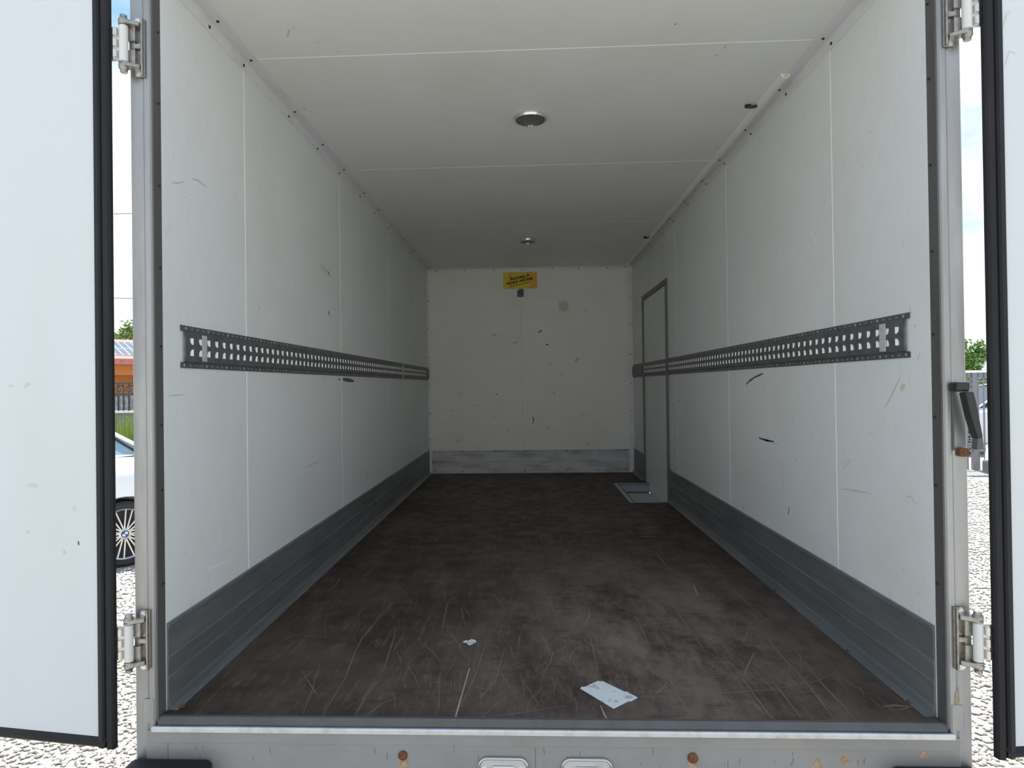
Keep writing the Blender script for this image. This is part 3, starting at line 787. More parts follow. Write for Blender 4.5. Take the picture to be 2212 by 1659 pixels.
# ------------------------------------------------------------------ slotted lashing rails
PITCH_S = .0517
def hole_ring(up):
    # D-shaped hole around its own centre (y, z); rounded towards the middle of the slot
    a, b = .0085, .0100
    pts = [(-a, b), (a, b), (a, 0), (a, -b), (a * .3, -b * .95), (-a * .35, -b * .72), (-a * .8, -b * .25), (-a, b * .35)]
    return pts if up else [(y, -z) for y, z in pts]
def rail(name, sx, y0, y1, first, n, label):
    r = tag(empty(name, (sx * W, y0, 1.0265)), label, 'rail')
    hat, fl = .013, .003
    x = lambda h: sx * (W - h)
    mb = MB()
    zf0, zh0, zh1, zf1 = .963, .980, 1.073, 1.090
    # end-capped hat profile without its face
    def sheet(pts, ya, yb):
        vs = [(x(h), y, z) for y in (ya, yb) for h, z in pts]
        k = len(pts)
        mb.add(vs, [(i, i + 1, k + i + 1, k + i) for i in range(k - 1)])
    ya_ = y0 + (.012 if n > 30 else 0)          # the hat starts a little behind the flanges
    sheet([(.0, zf0), (fl, zf0), (fl, zh0)], y0, y1); sheet([(fl, zh0), (hat, zh0 + .003)], ya_, y1)
    sheet([(fl, zh1), (fl, zf1), (0, zf1)], y0, y1); sheet([(hat, zh1 - .003), (fl, zh1)], ya_, y1)
    # face cells with two holes each
    a, b = zh0 + .003, zh1 - .003
    mid = 1.0265
    ycur = y0
    cells = []
    for k in range(n):
        yc = y0 + first + k * PITCH_S
        cells.append((yc - PITCH_S / 2, yc + PITCH_S / 2, yc))
    if cells:
        mb.add([(x(hat), yy, zz) for yy, zz in ((ya_, a), (cells[0][0], a), (cells[0][0], b), (ya_, b))], [(0, 1, 2, 3)])
        mb.add([(x(hat), yy, zz) for yy, zz in ((cells[-1][1], a), (y1, a), (y1, b), (cells[-1][1], b))], [(0, 1, 2, 3)])
    else:
        mb.add([(x(hat), yy, zz) for yy, zz in ((y0, a), (y1, a), (y1, b), (y0, b))], [(0, 1, 2, 3)])
    for ya, yb, yc in cells:
        for up in (True, False):
            z0, z1 = (mid, b) if up else (a, mid)
            zc = 1.0435 if up else 1.0095
            ring = hole_ring(up)
            outer = []
            for py, pz in ring:
                # push the hole point out to the cell border along its ray
                ty = ((yb - yc) if py > 0 else (yc - ya)) / max(abs(py), 1e-6)
                tz = ((z1 - zc) if pz > 0 else (zc - z0)) / max(abs(pz), 1e-6)
                t = min(ty, tz)
                outer.append((yc + py * t, zc + pz * t))
            m_ = len(ring)
            vs = [(x(hat), yc + py, zc + pz) for py, pz in ring] + [(x(hat), py, pz) for py, pz in outer] + [(x(hat - .0025), yc + py, zc + pz) for py, pz in ring]
            fs = [(i, (i + 1) % m_, m_ + (i + 1) % m_, m_ + i) for i in range(m_)] + [(i, (i + 1) % m_, 2 * m_ + (i + 1) % m_, 2 * m_ + i) for i in range(m_)]
            mb.add(vs, fs)
            # corners of the cell that the rays leave open
            for cy in (ya, yb):
                for cz in (z0, z1):
                    c1 = [p for p in outer if abs(p[0] - cy) < 1e-6]; c2 = [p for p in outer if abs(p[1] - cz) < 1e-6]
                    if c1 and c2:
                        p1 = min(c1, key=lambda p: abs(p[1] - cz)); p2 = min(c2, key=lambda p: abs(p[0] - cy))
                        mb.add([(x(hat), cy, cz), (x(hat), *p1), (x(hat), *p2)], [(0, 1, 2)])
    local(r, mb).build('rail_body', 'rail_zinc', r)
    if cells:
        tab = MB()  # added white faces, tilted towards the opening so the slots look bright
        pts = [(.0140, .0092), (.0120, .0092), (.0035, .0020), (.0050, .0005)]
        tab.prism([(-sx * h, y) for h, y in pts], 'z', -.0098, .0098)
        tme = tab.mesh('slot_reflector', 'slot_white')
        for ya, yb, yc in cells:
            for zc in (1.0435, 1.0095):
                inst('slot_reflector', tme, r, (0, yc - y0, zc - 1.0265))
    rv = MB()
    y = y0 + .02; k = 0
    while y < y1 - .01:
        for z in (.9715, 1.0815):
            big = k % 4 == 0
            rv.lathe([(.0055 if big else .0030, 0), (.004 if big else .002, .0016), (0, .002)], (0, 0, 0), n=8)
            vs = rv.v[-24:]
            rv.v[-24:] = [(x(fl) - sx * p[2], y + (.012 if z > 1 else 0) + p[0], z + p[1]) for p in vs]
        y += .034; k += 1
    o = local(r, rv).build('rivets', 'rivet_pale', r); o['kind'] = 'stuff'
    return r
rail('lashing_rail', -1, .086, 4.855, .044, 88, 'long grey slotted lashing rail on the left wall')
rail('lashing_rail', 1, .088, DY0 - .036, .044, 59, 'grey slotted lashing rail on the right wall, in front of the side door')
rail('lashing_rail', 1, DY0 + .016, DY1 - .016, .030, 18, 'short grey slotted rail across the side door')
rail('lashing_rail', 1, DY1 + .044, 4.862, .03, 0, 'stub of dark rail between side door and end wall')
tag(MB().box(-W + .0145, -W + .0165, .188, .218, .985, 1.066).build('tape_strip', 'tape_grey', None, .0008), 'pale tape strip stuck across the left lashing rail', 'tape')
tag(MB().box(W - .0165, W - .0145, .188, .222, .985, 1.068).build('tape_strip', 'tape_grey', None, .0008), 'pale tape strip stuck across the right lashing rail', 'tape')
tag(MB().box(-W + .0135, -W + .0165, 3.42, 3.47, .968, 1.083).build('rail_clip', 'tape_grey', None, .0008), 'thin pale clip far along the left lashing rail', 'clip')

# ------------------------------------------------------------------ ceiling fittings
def lamp(x, y, label):
    l = tag(empty('ceiling_lamp', (x, y, H)), label, 'lamp', 'round lamps on the ceiling')
    MB().lathe([(.073, 0), (.073, -.010), (.069, -.017), (.063, -.018), (.061, -.012), (.061, 0)], n=40).build('rim', 'lamp_rim', l, smooth='auto')
    MB().lathe([(.0615, -.006), (.060, -.012), (.050, -.017), (.030, -.020), (0, -.021)], n=40).build('lens', 'lens_glass', l, smooth='auto')
    rb = MB()
    for k in range(-4, 5): rb.box(k * .011 - .0012, k * .011 + .0012, -math.sqrt(.055 ** 2 - (k * .011) ** 2), math.sqrt(.055 ** 2 - (k * .011) ** 2), -.0215, -.012)
    rb.build('lens_ribs', 'lens_glass', l)
    return l
lamp(.001, 1.13, 'round ceiling lamp nearest the open doors')
lamp(-.010, 3.60, 'round ceiling lamp deep inside, near the end wall')
# cable trunking along the right ceiling edge
tr = MB().prism([(W - .036, H - .0042), (W - .038, H - .013), (W - .048, H - .020), (W - .060, H - .020), (W - .070, H - .013), (W - .072, H - .0002), (W - .0525, H - .0002), (W - .0515, H - .0042)], 'y', .79, D - .004)
tk = tag(tr.build('cable_trunking', 'ceiling_laminate', None, smooth='auto'), 'white half-round cable trunking along the right ceiling edge', 'trunking')
MB().prism([(W - .042, H - .0045), (W - .048, H - .017), (W - .060, H - .017), (W - .066, H - .0005)], 'y', .786, .7895).build('cut_end', 'mark_y', tk)
def stub(y, s, label):
    c = tag(empty('cable_stub', (W - .078, y, H)), label, 'cable', None)
    MB().tube([(.006, 0, -.012), (-.012 * s, .0, -.016), (-.024 * s, .006, -.012), (-.030 * s, .016 * s, -.006)], .0055 * s, 8).build('cable_end', 'black_plastic', c)
    MB().box(-.034 * s, -.014 * s, .004, .018 * s, -.010, -.0003).build('clip', 'black_plastic', c, .001)
stub(1.06, 1.15, 'hooked black cable stub beside the trunking, nearer the doors')
stub(3.56, 1.0, 'small black cable stub beside the trunking, near the end wall')

# ------------------------------------------------------------------ yellow sign on the end wall
sg = tag(empty('sign', (-.0895, D, 1.9745)), 'yellow sign high on the end wall reading ÎNCEARCĂ NOILE AROME', 'sign')
MB().box(-.1735, .1735, -.006, -.0005, -.0845, .0845).build('sign_board', 'sticker_yellow', sg, .001)
def arc(cx, cz, r0, r1, a0, a1, y, n=28):
    pin, pout = [], []
    for i in range(n + 1):
        t = math.radians(a0 + (a1 - a0) * i / n)
        for r, L in ((r0, pin), (r1, pout)):
            L.append((max(-.172, min(.172, cx + r * math.cos(t))), y, max(-.083, min(.083, cz + r * math.sin(t)))))
    return MB().add(pin + pout, [(i, i + 1, n + 2 + i, n + 1 + i) for i in range(n)])
arc(.010, .0, .105, .135, -75, 240, -.0063).build('swirl', 'sticker_orange', sg)
arc(.05, -.05, .060, .085, -40, 120, -.0064).build('swirl', 'sticker_orange', sg)
arc(.26, .0, .095, .130, 130, 230, -.0065).build('swirl', 'sticker_orange', sg)
def lettering(text, size, x, z, rot, parent, bold=.012, width=None):
    cu = bpy.data.curves.new('lettering', 'FONT')
    cu.body = text; cu.size = size; cu.align_x = 'CENTER'; cu.align_y = 'CENTER'
    cu.offset = bold * size; cu.extrude = .0006; cu.space_character = 1.02
    tmp = bpy.data.objects.new('lettering_tmp', cu)
    COL.objects.link(tmp)
    dg = bpy.context.evaluated_depsgraph_get(); dg.update()
    me = bpy.data.meshes.new_from_object(tmp.evaluated_get(dg))
    bpy.data.objects.remove(tmp)
    # heavier strokes: the same letters laid again with small shifts
    bm = bmesh.new()
    for dx, dy in ((-.045, 0), (-.02, -.025), (0, .025), (.02, -.01), (.045, 0)):
        k = len(bm.verts); bm.from_mesh(me); bm.verts.ensure_lookup_table()
        for v in bm.verts[k:]: v.co.x += dx * size; v.co.y += dy * size; v.co.z += abs(dx) * .001
    bm.to_mesh(me); bm.free()
    xs = [v.co.x for v in me.vertices]
    s = width / (max(xs) - min(xs)) if width else 1.0
    mt = Matrix.Translation((x, -.0072, z)) @ Matrix.Rotation(-rot, 4, 'Y') @ Matrix.Rotation(math.pi / 2, 4, 'X') @ Matrix.Diagonal((s, 1, 1, 1))
    me.transform(mt)
    me.materials.clear(); me.materials.append(M['ink'].m)
    o = bpy.data.objects.new('lettering', me); COL.objects.link(o); o.parent = parent
    return o
TR = math.radians(11)
lettering('ÎNCEARCĂ', .038, -.001, .030, TR, sg, 0.0, .200)
lettering('NOILE AROME', .038, -.004, -.009, TR, sg, 0.0, .272)
ub = MB()
r_ = random.Random(5); xx = -.108
while xx < .100:
    l_ = r_.uniform(.006, .022); ub.box(xx, min(xx + l_, .104), -.0072, -.006, -.0035, .0035); xx += l_ + .004
ub.xform(Matrix.Translation((.003, 0, -.040)) @ Matrix.Rotation(-TR, 4, 'Y')).build('small_print', 'ink', sg)
bk = tag(empty('bracket', (-.088, D, 1.845)), 'small dark grey bracket under the yellow sign', 'bracket')
MB().box(-.032, .034, -.014, -.0005, -.040, .030).build('plate', 'inner_return', bk, .004)
MB().box(-.012, .030, -.026, -.013, -.010, .038).build('catch', 'car_grey', bk, .003)

# ------------------------------------------------------------------ litter on the floor
pp = MB().prism([(.115, .148), (.122, .160), (.128, .157), (.174, .198), (.180, .193), (.186, .197), (.243, .129), (.249, .130), (.275, .094), (.252, .072), (.246, .073), (.198, .029)], 'z', .0008, .0018)
tag(pp.build('paper_sheet', 'paper'), 'dirty white paper sheet lying on the floor near the opening', 'paper')
pc = MB().prism([(-.266, .488), (-.256, .505), (-.248, .498), (-.240, .512), (-.226, .508), (-.219, .493), (-.230, .474), (-.240, .461), (-.248, .470), (-.252, .483)], 'z', .0008, .0030)
tag(pc.build('paper_scrap', 'paper'), 'small torn white scrap lying on the brown floor', 'paper')

# ------------------------------------------------------------------ fittings on the rear frame
lh = tag(empty('lever_latch', (1.085, YF, .80)), 'black lever latch with a grey tip on the right door post', 'lever')
def lb(mb, nm, mt, bv=.002): return local(lh, mb).build(nm, mt, lh, bv)
lb(MB().box(1.066, 1.100, -.078, YF - .0005, .868, .892), 'mount', 'black_plastic', .005)
lb(MB().box(1.072, 1.076, -.050, YF - .0005, .715, .868), 'shadow_strip', 'car_grey', .001)  # dark strip standing in for the lever's soft shadow on the post
lv = MB().prism([(1.078, .866), (1.100, .868), (1.106, .840), (1.121, .752), (1.107, .748), (1.092, .800)], 'y', -.092, -.064)
lb(lv, 'lever', 'black_plastic', .004)
lb(MB().prism([(1.108, .750), (1.121, .753), (1.124, .722), (1.106, .720)], 'y', -.089, -.067), 'lever_tip', 'car_grey', .002)
lb(MB().box(1.082, 1.104, -.066, YF - .0005, .700, .722), 'catch', 'rust', .004)

def keeper(xc, label):
    k = tag(empty('latch_keeper', (xc, YF - .003, -.130)), label, 'latch', 'latch keepers in the rear sill')
    n = 10
    out = []
    a, b, r = .066, .040, .022
    for cx, cz, t0 in ((a - r, b - r, 0), (-a + r, b - r, 90), (-a + r, -b + r, 180), (a - r, -b + r, 270)):
        for i in range(n + 1):
            t = math.radians(t0 + 90 * i / n); out.append((cx + r * math.cos(t), cz + r * math.sin(t)))
    MB().prism(out, 'y', -.006, -.0005).build('plate', 'bright_steel', k, .002)
    # raised rim and the hollow the door bar drops into, its shade drawn as a dark plate
    rim = MB(); pr = [(x_ * .97, z_ * .95) for x_, z_ in out]
    rim.tube([(x_, -.007, z_) for x_, z_ in pr] + [(pr[0][0], -.007, pr[0][1])], .0035, 8).build('rim', 'chrome', k, smooth=True)
    MB().prism([(-.030, .020), (.030, .020), (.020, -.030), (-.020, -.030)], 'y', -.0115, -.0063).build('bridge', 'bright_steel', k, .003)
    MB().prism([(-.016, .008), (.016, .008), (.012, -.028), (-.012, -.028)], 'y', -.0125, -.0116).build('hollow_shade', 'inner_return', k)
    for s in (-1, 1):
        MB().lathe([(.0085, 0), (.0085, -.003), (.006, -.006), (0, -.0065)], (s * .050, -.006, .012), 'y', 14).build('bolt', 'chrome', k)
    return k
keeper(-.106, 'bright metal latch keeper in the sill, left of centre')
keeper(.115, 'bright metal latch keeper in the sill, right of centre')
def rusty(x, z, s, label):
    b = tag(empty('rusty_bolt', (x, YF - .003, z)), label, 'bolt', 'rusty bolts in the rear sill')
    MB().lathe([(.0125 * s, -.0006), (.0125 * s, -.004), (.009 * s, -.008), (0, -.009)], n=14, axis='y').build('head', 'rust', b)
    r = random.Random(int(x * 100)); pl = []
    for i in range(8): pl.append((.013 * s + r.uniform(-.004, .003) - i * .0006, .006 - i * .011))
    pl2 = [(-.013 * s + r.uniform(-.003, .004) + i * .0008, .006 - i * .011) for i in range(8)]
    MB().prism(pl + pl2[::-1], 'y', -.0008, -.0002).build('rust_streak', 'rust_stain', b)
rusty(-.375, -.089, 1.0, 'rusty bolt with a rust streak in the sill, left of the keepers')
rusty(.393, -.087, 1.1, 'rusty bolt with a rust streak in the sill, right of the keepers')
def bumper(sx, x0, x1, zt, label):
    b = tag(empty('rubber_bumper', (sx * (x0 + x1) / 2, YF, zt - .10)), label, 'bumper', 'rubber bumpers at the rear corners')
    h = (x1 - x0) / 2
    MB().prism([(-h, -.12), (h, -.12), (h, .090), (h - .012, .100), (-h + .012, .100), (-h, .090)], 'y', -.075, -.0035).build('block', 'rubber', b, .008)
    for s in (-1, 1): MB().lathe([(.012, -.0745), (.012, -.078), (0, -.0785)], (s * h * .55, 0, .0), 'y', 12).build('bolt', 'screw_dark', b)
bumper(-1, .895, 1.122, -.104, 'black rubber bumper block under the left end of the sill')
bumper(1, .898, 1.118, -.100, 'black rubber bumper block under the right end of the sill')

# ------------------------------------------------------------------ outdoors: ground and gravel
gr = structure(MB().box(-160, 160, -40, 240, GROUND - .3, GROUND).build('ground', 'gravel_ground'), 'sunlit pale gravel yard around the truck')
def gravel(regions, seed):
    rg = np.random.default_rng(seed)
    base = np.array([(1, 0, 0), (-1, 0, 0), (0, 1, 0), (0, -1, 0), (0, 0, 1), (0, 0, -.6)], float)
    fac = np.array([(0, 2, 4), (2, 1, 4), (1, 3, 4), (3, 0, 4), (2, 0, 5), (1, 2, 5), (3, 1, 5), (0, 3, 5)])
    V, F = [], []; off = 0
    for x0, x1, y0, y1, n, s in regions:
        c = np.stack([rg.uniform(x0, x1, n), rg.uniform(y0, y1, n), np.full(n, GROUND)], 1)
        sz = s * rg.uniform(.5, 1.25, (n, 3)) * np.array([1, 1, .6])
        ang = rg.uniform(0, 2 * np.pi, n); ca, sa = np.cos(ang), np.sin(ang)
        p = base[None] * sz[:, None] * rg.uniform(.75, 1.2, (n, 6, 1))
        q = p.copy(); q[..., 0] = p[..., 0] * ca[:, None] - p[..., 1] * sa[:, None]; q[..., 1] = p[..., 0] * sa[:, None] + p[..., 1] * ca[:, None]
        q += c[:, None]; q[..., 2] += sz[:, 2:3] * .45
        V.append(q.reshape(-1, 3))
        F.append((fac[None] + (off + 6 * np.arange(n))[:, None, None]).reshape(-1, 3)); off += 6 * n
    V = np.concatenate(V); F = np.concatenate(F)
    me = bpy.data.meshes.new('gravel')
    me.vertices.add(len(V)); me.vertices.foreach_set('co', V.ravel())
    me.loops.add(F.size); me.loops.foreach_set('vertex_index', F.ravel().astype(np.int32))
    me.polygons.add(len(F)); me.polygons.foreach_set('loop_start', np.arange(0, F.size, 3, dtype=np.int32))
    me.update(); me.validate()
    me.materials.append(M['gravel_stone'].m)
    o = bpy.data.objects.new('gravel', me); COL.objects.link(o)
    return o
g = gravel([(-4.6, -1.15, .4, 3.2, 17000, .019), (-4.0, -1.6, 3.2, 4.5, 4200, .022), (1.15, 4.4, .4, 3.4, 17000, .019), (1.6, 7.5, 3.4, 7.0, 16000, .024), (4.5, 7.9, 7.0, 11.2, 6000, .030)], 11)
g['kind'] = 'stuff'; g['label'] = 'loose pale gravel stones covering the yard'; g['category'] = 'gravel'

# ------------------------------------------------------------------ cars
def boolean_cut(o, cutter):
    md = o.modifiers.new('cut', 'BOOLEAN'); md.operation = 'DIFFERENCE'; md.object = cutter; md.solver = 'EXACT'
    dg = bpy.context.evaluated_depsgraph_get(); dg.update()
    me = bpy.data.meshes.new_from_object(o.evaluated_get(dg))
    o.modifiers.clear(); o.data = me
    bpy.data.objects.remove(cutter)

def wheel_parts(car, x, y, side, emblem):
    """wheel whose face points to side (-1 / 1) along local y"""
    w = MB().lathe([(.255, side * -.0), (.300, side * .006), (.325, side * -.010), (.330, side * -.05), (.330, side * -.17), (.320, side * -.20), (.24, side * -.21)], (x, y, .33), 'y', 40).build('wheel', 'tyre', car, smooth='auto')
    MB().lathe([(.256, side * -.004), (.250, side * .002), (.240, side * -.006), (.236, side * -.06), (.236, side * -.15)], (x, y, .33), 'y', 40).build('rim', 'alloy', w, smooth='auto')
    MB().lathe([(.238, side * -.075), (0, side * -.075)], (x, y, .33), 'y', 32).build('brake_disc', 'car_dark', w)
    for k in range(10):
        sp = MB()
        for s in (-1, 1):
            t = .10 * s
            sp.add([(.045, -.010 * side, s * .004), (.045, -.010 * side, s * .018), (.243, -.004 * side, s * .036), (.243, -.004 * side, s * .024),
                    (.045, -.034 * side, s * .004), (.045, -.034 * side, s * .018), (.243, -.030 * side, s * .036), (.243, -.030 * side, s * .024)],
                   [(0, 1, 2, 3), (4, 7, 6, 5), (0, 4, 5, 1), (1, 5, 6, 2), (2, 6, 7, 3), (3, 7, 4, 0)])
        sp.xform(Matrix.Translation((x, y, .33)) @ Matrix.Rotation(2 * math.pi * k / 10 + .15, 4, 'Y'))
        sp.build('spoke', 'alloy', w)
    MB().lathe([(.055, side * -.03), (.055, side * -.008), (.045, side * -.002), (0, side * -.002)], (x, y, .33), 'y', 24).build('hub', 'alloy', w, smooth='auto')
    if emblem:
        MB().lathe([(.036, side * -.002), (.036, side * .001), (0, side * .001)], (x, y, .33), 'y', 24).build('emblem_ring', 'car_dark', w)
        for k, mt in enumerate(('emblem_blue', 'lamp_clear', 'emblem_blue', 'lamp_clear')):
            MB().lathe([(.027, side * .0016), (.0005, side * .0016)], (x, y, .33), 'y', 6, math.pi / 2 * k, math.pi / 2 * (k + 1)).build('emblem_quarter', mt, w)
    return w

def make_car(loc, rz, label, low='car_paint', emblem=False, zs=1.0, glass='car_glass_sky'):
    """local x = 0 at the tail, running to the nose at 4.6; ground at z = 0; side facing -y at y = 0"""
    car = tag(empty('car', loc, rz), label, 'car')
    Lc, Wd = 4.6, 1.80
    st = [  # x, inset, bottom, shoulder, deck
        (.00, .16, .40, .72, .86), (.05, .09, .32, .84, .99), (.22, .03, .26, .90, 1.08), (.55, .0, .24, .90, 1.10), (.90, .0, .24, .91, 1.11), (1.35, .0, .20, .91, 1.09), (2.2, .0, .18, .89, 1.04), (3.0, .0, .19, .87, 1.00),
        (3.45, .0, .22, .86, .95), (3.9, .01, .24, .82, .90), (4.25, .06, .26, .75, .83), (4.48, .15, .28, .66, .74), (4.6, .30, .34, .56, .62)]
    vs, fs = [], []
    for x, i, zb, zs_, zd in st:
        half = [(Wd / 2 - i - .16, zb), (Wd / 2 - i - .03, zb + .05), (Wd / 2 - i, zb + .25 * (zs_ - zb)), (Wd / 2 - i, zs_ - .14), (Wd / 2 - i - .015, zs_), (Wd / 2 - i - .09, zd - .05), (Wd / 2 - i - .16, zd), (Wd / 4, zd + .02), (0, zd + .025)]
        ring = [(Wd / 2 - y, z) for y, z in half] + [(Wd / 2 + y, z) for y, z in half[-2::-1]]
        vs += [(x, y, z * zs) for y, z in ring]
    k = len(ring)
    for j in range(len(st) - 1):
        for i in range(k): fs.append((j * k + i, j * k + (i + 1) % k, (j + 1) * k + (i + 1) % k, (j + 1) * k + i))
    fs += [tuple(range(k)), tuple(range((len(st) - 1) * k, len(st) * k))]
    body = MB().add(vs, fs).build('body', 'car_paint', car)
    RW, FW = .87, 3.72
    ct = MB()
    for x in (RW, FW):
        ct.cyl((x, -.2, .335), (x, .26, .335), .372, n=40); ct.cyl((x, Wd - .26, .335), (x, Wd + .2, .335), .372, n=40)
    cut = ct.build('cutter_tmp', 'car_dark'); cut.parent = car
    boolean_cut(body, cut)
    auto_smooth(body, .9)
    for x in (RW, FW):
        for y0, y1 in ((.012, .25), (Wd - .25, Wd - .012)):
            MB().lathe([(.368, y0), (.368, y1)], (x, 0, .335), 'y', 24, -.25, math.pi + .25).build('arch_liner', 'car_dark', car)
    for x in (RW, FW):
        wheel_parts(car, x, .02, -1, emblem); wheel_parts(car, x, Wd - .02, 1, emblem)
    # glasshouse
    side = [(.60, 1.10), (1.03, 1.385), (1.42, 1.435), (2.35, 1.42), (3.22, .985), (2.2, 1.02), (1.3, 1.07)]
    hw = lambda z: Wd / 2 - .15 - max(0, z - 1.08) / .36 * .20
    n = len(side)
    vs = [(x, Wd / 2 - hw(z), z * zs) for x, z in side] + [(x, Wd / 2 + hw(z), z * zs) for x, z in side]
    MB().add(vs, [tuple(range(n)), tuple(range(2 * n - 1, n - 1, -1))] + [(i, (i + 1) % n, n + (i + 1) % n, n + i) for i in range(n)]).build('window_glass', glass, car)
    rp = side[1:4]
    vs = []
    for x, z in rp:
        h = hw(z)
        for t in (-1, -.6, 0, .6, 1): vs.append((x, Wd / 2 + h * t * 1.0, (z + .012 + .03 * (1 - t * t)) * zs))
    MB().add(vs, [(5 * j + i, 5 * j + i + 1, 5 * j + 6 + i, 5 * j + 5 + i) for j in range(2) for i in range(4)]).build('roof', 'car_paint', car, smooth=True)
    for sg_ in (-1, 1):
        pts = [(x, Wd / 2 + sg_ * (hw(z) + .004), (z + .012) * zs) for x, z in side[:5]]
        MB().tube(pts, .022, 8).build('roof_rail', 'car_paint', car, smooth='auto')
        pts = [(x, Wd / 2 + sg_ * (hw(z - .03) + .006), (z - .022) * zs) for x, z in [(.68, 1.115)] + side[1:4] + [(3.10, 1.02)]]
        MB().tube(pts, .010, 6).build('window_seal', 'car_dark', car)
        MB().tube([(.62, Wd / 2 + sg_ * (hw(1.09) + .012), 1.095 * zs), (1.3, Wd / 2 + sg_ * (hw(1.07) + .012), 1.075 * zs), (2.2, Wd / 2 + sg_ * (hw(1.04) + .012), 1.03 * zs), (3.15, Wd / 2 + sg_ * (hw(1.0) + .01), .995 * zs)], .010, 6).build('belt_seal', 'car_dark', car)
        z_ = 1.40
        MB().tube([(1.95, Wd / 2 + sg_ * (hw(1.05) + .003), 1.05 * zs), (1.90, Wd / 2 + sg_ * (hw(z_) + .003), z_ * zs)], .030, 6).build('pillar', 'car_dark', car)
        yb = Wd / 2 + sg_ * (Wd / 2 - .08)
        MB().box(.02, .20, min(yb, yb - sg_ * .25), max(yb, yb - sg_ * .25), .74 * zs, .86 * zs).build('tail_lamp', 'lamp_red', car, .02)
        MB().box(4.22, 4.50, min(yb - sg_ * .10, yb - sg_ * .34), max(yb - sg_ * .10, yb - sg_ * .34), .60 * zs, .70 * zs).build('head_lamp', 'lamp_clear', car, .02)
        my = Wd / 2 + sg_ * (Wd / 2 + .06)
        MB().box(2.86, 3.02, my - .09, my + .09, .98 * zs, 1.10 * zs).build('mirror', 'car_paint', car, .03)
    MB().box(4.32, 4.62, .24, Wd - .24, .24, .46 * zs).build('front_bumper', low if low != 'car_paint' else 'car_grey', car, .04)
    MB().box(-.03, .30, .12, Wd - .12, .26, .42 * zs).build('rear_bumper', low if low != 'car_paint' else 'car_grey', car, .04)
    return car
make_car((-4.6477, 6.4451, GROUND), math.radians(223), 'white car with multi-spoke alloy wheels parked left of the truck', emblem=True)
make_car((11.99, 9.40, GROUND), math.pi, 'white car with dark grey bumper in front of the right fence', low='car_grey')
make_car((13.80, 15.6, GROUND), math.pi, 'tall white car standing behind the right-hand fence', zs=1.12, glass='car_dark_glass')

# ------------------------------------------------------------------ right-hand steel fence
fe = tag(empty('fence', (9, 11.3, GROUND)), 'grey steel railing fence to the right of the truck', 'fence')
def fb(mb, nm, mt='fence_grey'): return local(fe, mb).build(nm, mt, fe)
for k in range(-2, 5): fb(MB().box(8.70 + k * 2.0 - .045, 8.70 + k * 2.0 + .045, 11.26, 11.34, GROUND - .01, 1.03), 'post')
fb(MB().box(4.6, 16.8, 11.255, 11.345, 1.03, 1.075), 'top_rail', 'cap_white')
fb(MB().box(4.6, 16.8, 11.29, 11.31, .93, 1.03), 'top_board')
for z in (.86, .75, -.37, -.50): fb(MB().box(4.6, 16.8, 11.285, 11.315, z - .02, z + .02), 'rail')
pm = MB().box(-.012, .012, -.010, .010, -.80, 1.90).mesh('picket', 'fence_grey')
x = 4.68
while x < 16.7:
    if min(abs(x - (8.70 + k * 2.0)) for k in range(-2, 5)) > .06: inst('picket', pm, fe, (x - 9, 0, .85), (0, 0, 0)).scale = (1, 1, 1 - .0)
    x += .108
for o in [c for c in fe.children if c.name.startswith('picket')]: o.scale = (1, 1, .72); o.location.z = .87 - .35 + .04

# ------------------------------------------------------------------ left iron fence on a low wall
fl = tag(empty('fence', (-8, 10.4, GROUND)), 'dark iron fence on a low white-capped wall left of the truck', 'fence')
def fb2(mb, nm, mt='fence_iron'): return local(fl, mb).build(nm, mt, fl)
fb2(MB().box(-16, -4.2, 10.32, 10.48, GROUND, .46), 'low_wall', 'masonry')
fb2(MB().box(-16, -4.2, 10.28, 10.52, .465, .505), 'wall_cap', 'cap_white')
for k in range(6): fb2(MB().box(-15.3 + k * 2.5 + .72 - .05, -15.3 + k * 2.5 + .72 + .05, 10.27, 10.32, GROUND, 1.02), 'post')
fb2(MB().box(-16, -4.2, 10.425, 10.435, .508, .80), 'screen_panel', 'fence_screen')
fb2(MB().box(-16, -4.2, 10.38, 10.42, .80, .84), 'rail')
fb2(MB().box(-16, -4.2, 10.38, 10.42, 1.02, 1.05), 'rail')
sp_ = [(.0, .0)]
def scroll(s):
    pts = []
    for i in range(15):
        t = i / 14 * 2.2 * math.pi; r = .085 * (1 - i / 22)
        pts.append((s * (.085 - r * math.cos(t)), 0, r * math.sin(t)))
    return MB().tube(pts, .009, 5)
scr = [scroll(1).mesh('scroll', 'fence_iron'), scroll(-1).mesh('scroll', 'fence_iron')]
bar = MB().box(-.010, .010, -.010, .010, -.27, .27).mesh('bar', 'fence_iron')
for i in range(110):
    xx = -15.9 + i * .105
    inst('bar', bar, fl, (xx + 8, 0, .505 + .27 - GROUND))
    inst('scroll', scr[i % 2], fl, (xx + 8, .0, .92 - GROUND)) if i % 1 == 0 else None

